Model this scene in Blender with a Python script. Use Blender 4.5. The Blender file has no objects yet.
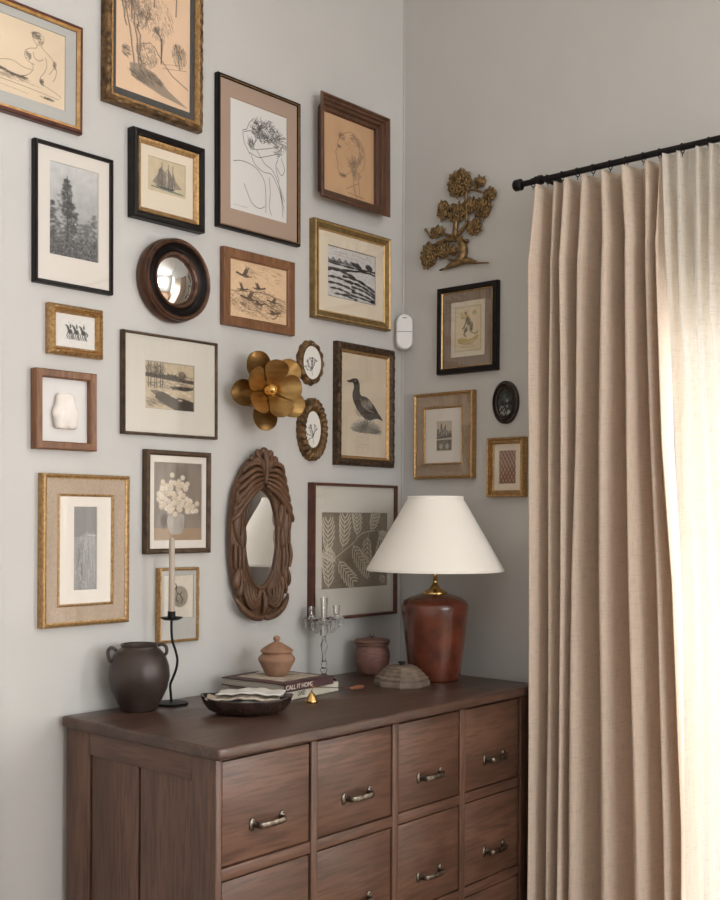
import bpy, bmesh, math, random
import numpy as np
from mathutils import Vector, Matrix
sc = bpy.context.scene
col = sc.collection
PI = math.pi

# ------------------------------------------------------------------ camera, world, daylight, exposure
cd = bpy.data.cameras.new('camera'); cam = bpy.data.objects.new('camera', cd); col.objects.link(cam)
YAW = .7213; ROLL = .0054
F_ = Vector((math.cos(YAW), math.sin(YAW), 0)); R_ = Vector((math.sin(YAW), -math.cos(YAW), 0)); U_ = Vector((0, 0, 1))
Rr = R_*math.cos(ROLL)+U_*math.sin(ROLL); Ur = U_*math.cos(ROLL)-R_*math.sin(ROLL)
M = Matrix((Rr, Ur, -F_)).transposed().to_4x4(); M.translation = Vector((-3.102, -2.5254, 1.43))
cam.matrix_world = M
cd.sensor_fit = 'VERTICAL'; cd.sensor_height = 36; cd.lens = 1100/900*36
cd.shift_y = (518.7-450)/900; cd.clip_start = .05
sc.camera = cam

w = bpy.data.worlds.new('sky'); sc.world = w; w.use_nodes = True
bg = w.node_tree.nodes['Background']; bg.inputs[0].default_value = (.93, .96, 1, 1); bg.inputs[1].default_value = 1.3

def area(name, loc, rot, sx, sy, power, color=(1, 1, 1)):
    l = bpy.data.lights.new(name, 'AREA'); l.shape = 'RECTANGLE'; l.size = sx; l.size_y = sy; l.energy = power; l.color = color
    o = bpy.data.objects.new(name, l); col.objects.link(o); o.location = loc; o.rotation_euler = rot; return o
# daylight outside the windows of the right wall (facing -x) and of the wall behind the camera (facing +y)
area('daylight_curtained_window', (.45, -2.0, 1.1), (0, PI/2, 0), 2.2, 1.35, 74, (1, .99, .975))
area('daylight_side_window', (.3, -3.9, 1.75), (0, PI/2, 0), 2.5, 1.3, 350, (.985, .99, 1))
area('daylight_rear_window', (-2.0, -5.85, 2.0), (PI/2, 0, 0), 2.2, 2.2, 100, (.985, .99, 1))

sc.view_settings.view_transform = 'Standard'; sc.view_settings.look = 'None'
sc.view_settings.gamma = 1; sc.view_settings.use_curve_mapping = False
sc.view_settings.exposure = 0.0
try:
    sc.cycles.max_bounces = 10; sc.cycles.diffuse_bounces = 6; sc.cycles.transparent_max_bounces = 16
    sc.cycles.sample_clamp_indirect = 6; sc.cycles.caustics_refractive = False
except Exception: pass

# ------------------------------------------------------------------ helpers
def lin(c): return tuple((v/12.92 if v <= .04045 else ((v+.055)/1.055)**2.4) for v in c)
def rgb(r, g, b): return lin((r/255, g/255, b/255))
def material(name, base, rough=.6, metal=0, var=None, vscale=20, stretch=(1, 1, 1), bump=0, bscale=200, bstretch=None, coat=0, detail=4, mid=.5, sheen=0):
    """principled material; var = second colour mixed in by noise"""
    m = bpy.data.materials.new(name); m.use_nodes = True; nt = m.node_tree; N = nt.nodes; L = nt.links
    p = N['Principled BSDF']; p.inputs['Base Color'].default_value = (*base, 1)
    p.inputs['Roughness'].default_value = rough; p.inputs['Metallic'].default_value = metal
    p.inputs['Coat Weight'].default_value = coat; p.inputs['Coat Roughness'].default_value = .25
    if sheen: p.inputs['Sheen Weight'].default_value = sheen
    tc = N.new('ShaderNodeTexCoord')
    def noise(scale, st, det):
        mp = N.new('ShaderNodeMapping'); mp.inputs['Scale'].default_value = st; L.new(tc.outputs['Object'], mp.inputs[0])
        n = N.new('ShaderNodeTexNoise'); n.inputs['Scale'].default_value = scale; n.inputs['Detail'].default_value = det
        L.new(mp.outputs[0], n.inputs['Vector']); return n
    if var:
        n = noise(vscale, stretch, detail)
        r = N.new('ShaderNodeValToRGB'); r.color_ramp.elements[0].position = mid-.17; r.color_ramp.elements[1].position = mid+.17
        r.color_ramp.elements[0].color = (*var, 1); r.color_ramp.elements[1].color = (*base, 1)
        L.new(n.outputs['Fac'], r.inputs[0]); L.new(r.outputs[0], p.inputs['Base Color'])
    if bump:
        n = noise(bscale, bstretch or (1, 1, 1), 3)
        b = N.new('ShaderNodeBump'); b.inputs['Strength'].default_value = bump; b.inputs['Distance'].default_value = .002
        L.new(n.outputs['Fac'], b.inputs['Height']); L.new(b.outputs[0], p.inputs['Normal'])
    return m
def wood(name, c1, c2, c3, axis='x', rough=.45, scale=1.0, bump=.25, coat=0.0):
    """grain running along one object axis: broad bands plus fine streaks"""
    m = bpy.data.materials.new(name); m.use_nodes = True; nt = m.node_tree; N = nt.nodes; L = nt.links
    p = N['Principled BSDF']; p.inputs['Roughness'].default_value = rough; p.inputs['Coat Weight'].default_value = coat; p.inputs['Coat Roughness'].default_value = .3
    tc = N.new('ShaderNodeTexCoord'); st = {'x': (.09, 1, 1), 'y': (1, .09, 1), 'z': (1, 1, .09)}[axis]
    mp = N.new('ShaderNodeMapping'); mp.inputs['Scale'].default_value = st; L.new(tc.outputs['Object'], mp.inputs[0])
    a = N.new('ShaderNodeTexNoise'); a.inputs['Scale'].default_value = 14*scale; a.inputs['Detail'].default_value = 3; a.inputs['Distortion'].default_value = .8
    b = N.new('ShaderNodeTexNoise'); b.inputs['Scale'].default_value = 110*scale; b.inputs['Detail'].default_value = 5
    L.new(mp.outputs[0], a.inputs[0]); L.new(mp.outputs[0], b.inputs[0])
    r = N.new('ShaderNodeValToRGB'); r.color_ramp.elements[0].position = .33; r.color_ramp.elements[1].position = .68
    r.color_ramp.elements[0].color = (*c2, 1); r.color_ramp.elements[1].color = (*c1, 1); L.new(a.outputs['Fac'], r.inputs[0])
    r2 = N.new('ShaderNodeValToRGB'); r2.color_ramp.elements[0].position = .36; r2.color_ramp.elements[1].position = .56
    r2.color_ramp.elements[0].color = (1, 1, 1, 1); r2.color_ramp.elements[1].color = (0, 0, 0, 1); L.new(b.outputs['Fac'], r2.inputs[0])
    mx = N.new('ShaderNodeMixRGB'); mx.inputs[2].default_value = (*c3, 1)
    L.new(r2.outputs[0], mx.inputs[0]); L.new(r.outputs[0], mx.inputs[1])
    ml = N.new('ShaderNodeMath'); ml.operation = 'MULTIPLY'; ml.inputs[1].default_value = .55; L.new(r2.outputs[0], ml.inputs[0]); L.new(ml.outputs[0], mx.inputs[0])
    L.new(mx.outputs[0], p.inputs['Base Color'])
    bu = N.new('ShaderNodeBump'); bu.inputs['Strength'].default_value = bump; bu.inputs['Distance'].default_value = .001
    L.new(b.outputs['Fac'], bu.inputs['Height']); L.new(bu.outputs[0], p.inputs['Normal'])
    return m

def link(name, me, mats, parent=None, smooth=False):
    if not isinstance(mats, (list, tuple)): mats = [mats]
    for m in mats: me.materials.append(m)
    o = bpy.data.objects.new(name, me); col.objects.link(o)
    if parent: o.parent = parent
    if smooth:
        for p in me.polygons: p.use_smooth = True
    return o
def from_bm(name, bm, mats, parent=None, smooth=False, angle=None):
    bmesh.ops.recalc_face_normals(bm, faces=bm.faces)
    me = bpy.data.meshes.new(name); bm.to_mesh(me); bm.free()
    o = link(name, me, mats, parent, smooth)
    if angle is not None:
        for p in me.polygons: p.use_smooth = True
        me.set_sharp_from_angle(angle=math.radians(angle))
    return o
def tag(o, label=None, cat=None, group=None, kind=None):
    if label: o['label'] = label
    if cat: o['category'] = cat
    if group: o['group'] = group
    if kind: o['kind'] = kind
    return o
def thing(name, loc, label, cat, group=None, rot=(0, 0, 0)):
    o = bpy.data.objects.new(name, None); col.objects.link(o); o.location = loc; o.rotation_euler = rot
    o.empty_display_size = .05
    return tag(o, label, cat, group)
def bbox(bm, lo, hi, bevel=0, seg=2, mi=0):
    x0, y0, z0 = lo; x1, y1, z1 = hi
    r = bmesh.ops.create_cube(bm, size=1)
    bmesh.ops.transform(bm, matrix=Matrix.Translation(((x0+x1)/2, (y0+y1)/2, (z0+z1)/2)) @ Matrix.Diagonal((x1-x0, y1-y0, z1-z0, 1)), verts=r['verts'])
    fs = list({f for v in r['verts'] for f in v.link_faces})
    for f in fs: f.material_index = mi
    if bevel:
        es = list({e for v in r['verts'] for e in v.link_edges})
        bmesh.ops.bevel(bm, geom=es, offset=bevel, segments=seg, profile=.5, affect='EDGES')
def lathe(bm, prof, n=48, c=(0, 0, 0), mi=0, ax=None, fn=None):
    """profile [(r,z)]; fn(theta)-> radius factor; ax matrix to reorient"""
    rings = []
    for r, z in prof:
        if r < 1e-6:
            rings.append([bm.verts.new((0, 0, z))])
        else:
            rings.append([bm.verts.new((r*math.cos(2*PI*i/n)*(fn(2*PI*i/n) if fn else 1), r*math.sin(2*PI*i/n)*(fn(2*PI*i/n) if fn else 1), z)) for i in range(n)])
    fs = []
    for a, b in zip(rings, rings[1:]):
        for i in range(n):
            j = (i+1) % n
            if len(a) == 1 and len(b) == 1: continue
            if len(a) == 1: fs.append(bm.faces.new((a[0], b[i], b[j])))
            elif len(b) == 1: fs.append(bm.faces.new((a[i], a[j], b[0])))
            else: fs.append(bm.faces.new((a[i], a[j], b[j], b[i])))
    for f in fs: f.material_index = mi
    vs = [v for r in rings for v in r]
    m = Matrix.Translation(c) @ (ax if ax is not None else Matrix.Identity(4))
    bmesh.ops.transform(bm, matrix=m, verts=vs)
    return vs
def smooth_path(pts, k=6):
    pts = [Vector(p) for p in pts]; out = []
    for i in range(len(pts)-1):
        p0 = pts[max(i-1, 0)]; p1 = pts[i]; p2 = pts[i+1]; p3 = pts[min(i+2, len(pts)-1)]
        for j in range(k):
            t = j/k
            out.append(.5*((2*p1)+(p2-p0)*t+(2*p0-5*p1+4*p2-p3)*t*t+(3*p1-p0-3*p2+p3)*t**3))
    out.append(pts[-1]); return out
def tube(bm, pts, rad, n=10, closed=False, flat=1.0, k=6, mi=0, cap=True):
    """tube along a smoothed path, rad number or list (per control point)"""
    ctrl = len(pts)
    path = smooth_path(pts, k) if k > 1 else [Vector(p) for p in pts]
    T = len(path)
    def rr(i):
        if not isinstance(rad, (list, tuple)): return rad
        u = i/(T-1)*(ctrl-1); a = min(int(u), ctrl-2); return rad[a]+(rad[a+1]-rad[a])*(u-a)
    rings = []; up = Vector((0, 0, 1))
    t0 = (path[1]-path[0]).normalized()
    if abs(t0.dot(up)) > .9: up = Vector((1, 0, 0))
    nrm = t0.cross(up).normalized()
    for i, p in enumerate(path):
        t = (path[min(i+1, T-1)]-path[max(i-1, 0)]).normalized()
        nrm = (nrm-t*nrm.dot(t)).normalized(); bn = t.cross(nrm)
        r = rr(i)
        rings.append([bm.verts.new(p+nrm*math.cos(2*PI*j/n)*r+bn*math.sin(2*PI*j/n)*r*flat) for j in range(n)])
    for a, b in zip(rings, rings[1:]):
        for j in range(n):
            f = bm.faces.new((a[j], a[(j+1) % n], b[(j+1) % n], b[j])); f.material_index = mi
    if cap:
        bm.faces.new(rings[0][::-1]).material_index = mi; bm.faces.new(rings[-1]).material_index = mi
def ball(bm, c, r, sub=2, scale=(1, 1, 1), mi=0, rot=None):
    o = bmesh.ops.create_icosphere(bm, subdivisions=sub, radius=1)
    m = Matrix.Translation(c) @ (rot.to_4x4() if rot is not None else Matrix.Identity(4)) @ Matrix.Diagonal((r*scale[0], r*scale[1], r*scale[2], 1))
    bmesh.ops.transform(bm, matrix=m, verts=o['verts'])
    for f in {f for v in o['verts'] for f in v.link_faces}: f.material_index = mi

# ------------------------------------------------------------------ materials
WALL = material('wall_paint', rgb(199, 198, 195), .88, var=rgb(194, 193, 190), vscale=3, bump=.06, bscale=90)
WHITE = material('white_paint', rgb(225, 223, 218), .6)
FLOORM = wood('floor_oak', rgb(150, 120, 90), rgb(120, 92, 66), rgb(90, 66, 46), 'y', .45)
D1, D2, D3 = rgb(108, 77, 61), rgb(85, 59, 46), rgb(52, 35, 27)
DW_X = wood('dresser_wood_horizontal', D1, D2, D3, 'x', .42)
DW_Z = wood('dresser_wood_vertical', D1, D2, D3, 'z', .42)
DW_Y = wood('dresser_wood_depth', D1, D2, D3, 'y', .42)
DTOP = wood('dresser_top_wood', rgb(93, 69, 57), rgb(71, 51, 43), rgb(43, 30, 25), 'x', .34)
DARK = material('dark_gap', rgb(20, 15, 12), .9)
PEWTER = material('aged_pewter', rgb(150, 142, 132), .32, 1, var=rgb(90, 82, 74), vscale=60)
BLACKM = material('black_iron', rgb(26, 24, 24), .5, .6)
BLACKW = material('ebonised_wood', rgb(24, 18, 17), .42, 0, var=rgb(14, 11, 10), vscale=60)
GOLD = material('antique_gold', rgb(194, 160, 112), .42, .7, var=rgb(156, 120, 76), vscale=120, bump=.3, bscale=300)
GOLD2 = material('bright_gold', rgb(222, 188, 134), .35, .7, var=rgb(190, 150, 96), vscale=50)
OLIVE = material('dull_gold_leaf', rgb(150, 126, 84), .42, .6, var=rgb(122, 100, 62), vscale=45, bump=.2, bscale=250)
OLDG = material('rubbed_bronze_gilt', rgb(134, 104, 68), .42, .6, var=rgb(70, 52, 34), vscale=55, bump=.3, bscale=200)
CARVE = material('dark_carved_gilt', rgb(92, 70, 48), .5, .4, var=rgb(44, 33, 24), vscale=90, bump=.8, bscale=260)
BLACKW.node_tree.nodes['Principled BSDF'].inputs['Specular IOR Level'].default_value = .25
BROWNF = wood('warm_brown_frame', rgb(138, 96, 64), rgb(112, 74, 47), rgb(78, 50, 30), 'z', .45, 2)
WALNUT = wood('dark_walnut_frame', rgb(104, 70, 50), rgb(76, 49, 35), rgb(46, 29, 21), 'z', .4, 2)
REDW = material('mahogany_frame', rgb(96, 52, 36), .35, 0, var=rgb(70, 36, 26), vscale=40)
BRZW = material('bronze_brown_frame', rgb(92, 72, 52), .4, .3, var=rgb(62, 46, 34), vscale=50)
M_TAN = material('tan_mat_board', rgb(174, 150, 132), .9)
M_GREY = material('grey_mat_board', rgb(182, 182, 178), .9)
M_CREAM = material('cream_mat_board', rgb(226, 214, 194), .9)
M_OFFW = material('off_white_mat_board', rgb(222, 216, 208), .9)
M_PALE = material('pale_grey_mat_board', rgb(208, 204, 194), .9)
M_DARK = material('charcoal_mat_board', rgb(66, 64, 62), .9)
M_SILK = material('brown_silk_mat', rgb(146, 128, 112), .6, 0, var=rgb(124, 106, 90), vscale=160, stretch=(1, 1, .06), bump=.1)
M_LINEN = material('taupe_linen_mat', rgb(172, 150, 128), .85, 0, var=rgb(150, 130, 110), vscale=300, bump=.3, bscale=500)
PLASTER = material('white_plaster', rgb(236, 230, 224), .7, var=rgb(226, 219, 212), vscale=20)
BRASS = material('brushed_brass', rgb(172, 138, 86), .30, .92, var=rgb(146, 112, 66), vscale=18, stretch=(1, 1, 4))
BRASSP = material('polished_brass', rgb(205, 170, 108), .14, 1)
TREEB = material('patinated_brass', rgb(160, 132, 92), .4, .8, var=rgb(96, 78, 52), vscale=70, bump=.4, bscale=150)
CARVW = wood('carved_brown_wood', rgb(112, 80, 56), rgb(84, 58, 40), rgb(50, 34, 24), 'z', .5, 2, .4)
MIRROR = material('mirror_silvering', (.88, .88, .87), .015, 1)
PORC = material('white_porcelain', rgb(228, 226, 220), .3)
PLAST = material('white_plastic', rgb(232, 232, 232), .35)
SHADE = material('white_linen_shade', rgb(242, 238, 230), .85, bump=.15, bscale=500)
LAMPB = material('oxblood_leather_glaze', rgb(106, 54, 36), .18, 0, var=rgb(74, 36, 26), vscale=14, coat=.3)
TERRA = material('terracotta', rgb(156, 120, 97), .75, 0, var=rgb(136, 102, 80), vscale=30, bump=.2)
TERRA2 = material('reddish_clay', rgb(130, 92, 80), .7, 0, var=rgb(104, 74, 66), vscale=40, stretch=(1, 1, 5), bump=.3)
JARM = material('dark_brown_stoneware', rgb(70, 58, 53), .36, .25, var=rgb(52, 42, 39), vscale=12)
BOWLM = material('glossy_dark_wood_bowl', rgb(58, 42, 36), .22, 0, var=rgb(34, 24, 21), vscale=30)
PAPERM = material('cream_paper', rgb(206, 194, 178), .85, 0, var=rgb(150, 138, 124), vscale=50)
PAPER2 = material('pale_grey_paper', rgb(206, 204, 198), .8)
PAGES = material('book_pages', rgb(190, 182, 170), .9, 0, var=rgb(150, 142, 130), vscale=40, stretch=(.1, .1, 14))
PLUM = material('plum_book_cloth', rgb(84, 58, 60), .6)
CREAMB = material('cream_book_cover', rgb(214, 208, 192), .6)
BOXM = material('weathered_stone_box', rgb(128, 112, 98), .6, 0, var=rgb(100, 86, 74), vscale=40, bump=.1)
HANDLEW = material('turned_wood_handle', rgb(140, 92, 64), .5)
WAX = material('taupe_candle_wax', rgb(176, 164, 150), .5)
INKD = material('dark_lettering', rgb(50, 46, 42), .8)
INKW = material('pale_lettering', rgb(222, 212, 200), .8)
def print_mat():
    m = bpy.data.materials.new('printed_paper'); m.use_nodes = True; nt = m.node_tree
    a = nt.nodes.new('ShaderNodeAttribute'); a.attribute_name = 'ink'
    p = nt.nodes['Principled BSDF']; p.inputs['Roughness'].default_value = .85
    nt.links.new(a.outputs['Color'], p.inputs['Base Color']); return m
PRINT = print_mat()
def glass_pane_mat():
    m = bpy.data.materials.new('picture_glass'); m.use_nodes = True; nt = m.node_tree; N = nt.nodes; L = nt.links
    N.remove(N['Principled BSDF']); out = N['Material Output']
    t = N.new('ShaderNodeBsdfTransparent'); g = N.new('ShaderNodeBsdfGlossy'); g.inputs['Roughness'].default_value = .01
    lw = N.new('ShaderNodeLayerWeight'); lw.inputs['Blend'].default_value = .5
    pw = N.new('ShaderNodeMath'); pw.operation = 'POWER'; pw.inputs[1].default_value = 3.2; L.new(lw.outputs['Facing'], pw.inputs[0])
    mu = N.new('ShaderNodeMath'); mu.operation = 'MULTIPLY_ADD'; mu.inputs[1].default_value = .45; mu.inputs[2].default_value = .045; L.new(pw.outputs[0], mu.inputs[0])
    mx = N.new('ShaderNodeMixShader'); L.new(mu.outputs[0], mx.inputs[0]); L.new(t.outputs[0], mx.inputs[1]); L.new(g.outputs[0], mx.inputs[2])
    L.new(mx.outputs[0], out.inputs[0]); return m
GLASS = glass_pane_mat()
def cloth(name, c, trans, opaque, weave=900, transl=.3):
    m = bpy.data.materials.new(name); m.use_nodes = True; nt = m.node_tree; N = nt.nodes; L = nt.links
    N.remove(N['Principled BSDF']); out = N['Material Output']
    tc = N.new('ShaderNodeTexCoord')
    def ns(st, s):
        mp = N.new('ShaderNodeMapping'); mp.inputs['Scale'].default_value = st; L.new(tc.outputs['Object'], mp.inputs[0])
        n = N.new('ShaderNodeTexNoise'); n.inputs['Scale'].default_value = s; n.inputs['Detail'].default_value = 2; L.new(mp.outputs[0], n.inputs[0]); return n
    a = ns((1, 1, .06), 350); b = ns((.08, .08, 1), 350)
    ad = N.new('ShaderNodeMath'); ad.operation = 'ADD'; L.new(a.outputs['Fac'], ad.inputs[0]); L.new(b.outputs['Fac'], ad.inputs[1])
    r = N.new('ShaderNodeValToRGB'); r.color_ramp.elements[0].position = .75; r.color_ramp.elements[1].position = 1.25
    r.color_ramp.elements[0].color = (*[v*.86 for v in c], 1); r.color_ramp.elements[1].color = (*c, 1)
    h = N.new('ShaderNodeMath'); h.operation = 'MULTIPLY'; h.inputs[1].default_value = 1; L.new(ad.outputs[0], h.inputs[0]); L.new(h.outputs[0], r.inputs[0])
    bu = N.new('ShaderNodeBump'); bu.inputs['Strength'].default_value = .25; bu.inputs['Distance'].default_value = .001; L.new(ad.outputs[0], bu.inputs['Height'])
    d = N.new('ShaderNodeBsdfDiffuse'); t = N.new('ShaderNodeBsdfTranslucent'); tr = N.new('ShaderNodeBsdfTransparent')
    for q in (d, t): L.new(r.outputs[0], q.inputs[0]); L.new(bu.outputs[0], q.inputs['Normal'])
    m1 = N.new('ShaderNodeMixShader'); m1.inputs[0].default_value = transl; L.new(d.outputs[0], m1.inputs[1]); L.new(t.outputs[0], m1.inputs[2])
    m2 = N.new('ShaderNodeMixShader'); m2.inputs[0].default_value = trans; L.new(m1.outputs[0], m2.inputs[1]); L.new(tr.outputs[0], m2.inputs[2])
    L.new(m2.outputs[0], out.inputs[0]); return m
LINEN = cloth('beige_linen', rgb(224, 207, 190), 0.0, 1, transl=.20)
SHEER = cloth('sheer_linen', rgb(242, 236, 226), .07, 1, transl=.45)
def crystal_mat():
    m = bpy.data.materials.new('clear_crystal'); m.use_nodes = True; nt = m.node_tree; N = nt.nodes; L = nt.links
    p = N['Principled BSDF']; p.inputs['Roughness'].default_value = .03; p.inputs['Transmission Weight'].default_value = 1; p.inputs['IOR'].default_value = 1.5
    p.inputs['Base Color'].default_value = (.97, .97, .96, 1); return m
CRYST = crystal_mat()

# ------------------------------------------------------------------ the room
RX, RY, RZ = -5.2, -5.6, 3.75
def wall_with_holes(name, plane, u0, u1, z0, z1, holes, side, thick=.18):
    """plane 'x' or 'y' at 0-level side: wall spans u in [u0,u1]; holes (ua,ub,za,zb)"""
    bm = bmesh.new()
    us = sorted({u0, u1, *[h[0] for h in holes], *[h[1] for h in holes]}); zs = sorted({z0, z1, *[h[2] for h in holes], *[h[3] for h in holes]})
    for a, b in zip(us, us[1:]):
        for c, d in zip(zs, zs[1:]):
            if any(h[0] <= a and b <= h[1] and h[2] <= c and d <= h[3] for h in holes): continue
            if plane == 'x':
                lo, hi = sorted((side, side+(thick if side >= 0 else -thick)))
                bbox(bm, (lo, a, c), (hi, b, d))
            else:
                lo, hi = sorted((side, side+(thick if side >= 0 else -thick)))
                bbox(bm, (a, lo, c), (b, hi, d))
    bmesh.ops.remove_doubles(bm, verts=bm.verts, dist=1e-5)
    o = from_bm(name, bm, WALL); tag(o, kind='structure'); return o
bm = bmesh.new(); bbox(bm, (RX-.2, RY-.2, -.1), (.2, .2, 0)); tag(from_bm('floor', bm, FLOORM), kind='structure')
bm = bmesh.new(); bbox(bm, (RX-.2, RY-.2, RZ), (.2, .2, RZ+.1)); tag(from_bm('ceiling', bm, WHITE), kind='structure')
wall_with_holes('wall_left', 'y', RX, .18, 0, RZ, [], 0.0)
W1 = (-2.45, -1.0, .06, 2.06); W2 = (-4.6, -3.2, .5, 3.1)
wall_with_holes('wall_right', 'x', RY, 0, 0, RZ, [W1, W2], 0.0)
wall_with_holes('wall_back', 'x', RY, 0, 0, RZ, [], RX)
W3 = (-3.2, -.8, .8, 3.1)
wall_with_holes('wall_front', 'y', RX, .18, 0, RZ, [W3], RY)
def window(name, W, plane, pos, nmx, nmz):
    a, b, c, d = W; bm = bmesh.new(); g = bmesh.new(); fw = .05; t = .04
    def bx(B, u0, u1, z0, z1, tt=t):
        if plane == 'x': bbox(B, (pos-tt/2, u0, z0), (pos+tt/2, u1, z1), .003, 1) if tt > .01 else bbox(B, (pos-tt/2, u0, z0), (pos+tt/2, u1, z1))
        else: bbox(B, (u0, pos-tt/2, z0), (u1, pos+tt/2, z1), .003, 1) if tt > .01 else bbox(B, (u0, pos-tt/2, z0), (u1, pos+tt/2, z1))
    bx(bm, a, a+fw, c, d); bx(bm, b-fw, b, c, d); bx(bm, a, b, c, c+fw); bx(bm, a, b, d-fw, d)
    for i in range(1, nmx): u = a+(b-a)*i/nmx; bx(bm, u-.02, u+.02, c, d)
    for i in range(1, nmz): z = c+(d-c)*i/nmz; bx(bm, a, b, z-.012, z+.012)
    o = from_bm(name, bm, WHITE); tag(o, kind='structure')
    bx(g, a+.01, b-.01, c+.01, d-.01, .004); from_bm('window_glass', g, GLASS, o)
window('window_1', W1, 'x', .09, 2, 3); window('window_2', W2, 'x', .09, 2, 3); window('window_3', W3, 'y', RY-.09, 3, 3)
bm = bmesh.new(); bbox(bm, (RX, -.018, 0), (-.001, -.001, .12), .004); tag(from_bm('baseboard_left', bm, WHITE), kind='structure')
bm = bmesh.new(); bbox(bm, (-.018, RY, 0), (-.001, -2.5, .12), .004); bbox(bm, (-.018, -.98, 0), (-.001, -.02, .12), .004)
tag(from_bm('baseboard_right', bm, WHITE), kind='structure')
# flush jib door at the left margin, same paint as the wall
bm = bmesh.new(); bbox(bm, (-2.45, -.012, .01), (-1.612, -.0005, 2.36), .002, 1); tag(from_bm('door_1', bm, WALL), kind='structure')
# painted cable channel in the corner
bm = bmesh.new(); tube(bm, [(-.0025, -.0025, .02), (-.0025, -.0025, RZ-.02)], .0042, 8, k=1); tag(from_bm('trim_1', bm, WALL, smooth=True), kind='structure')

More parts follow.
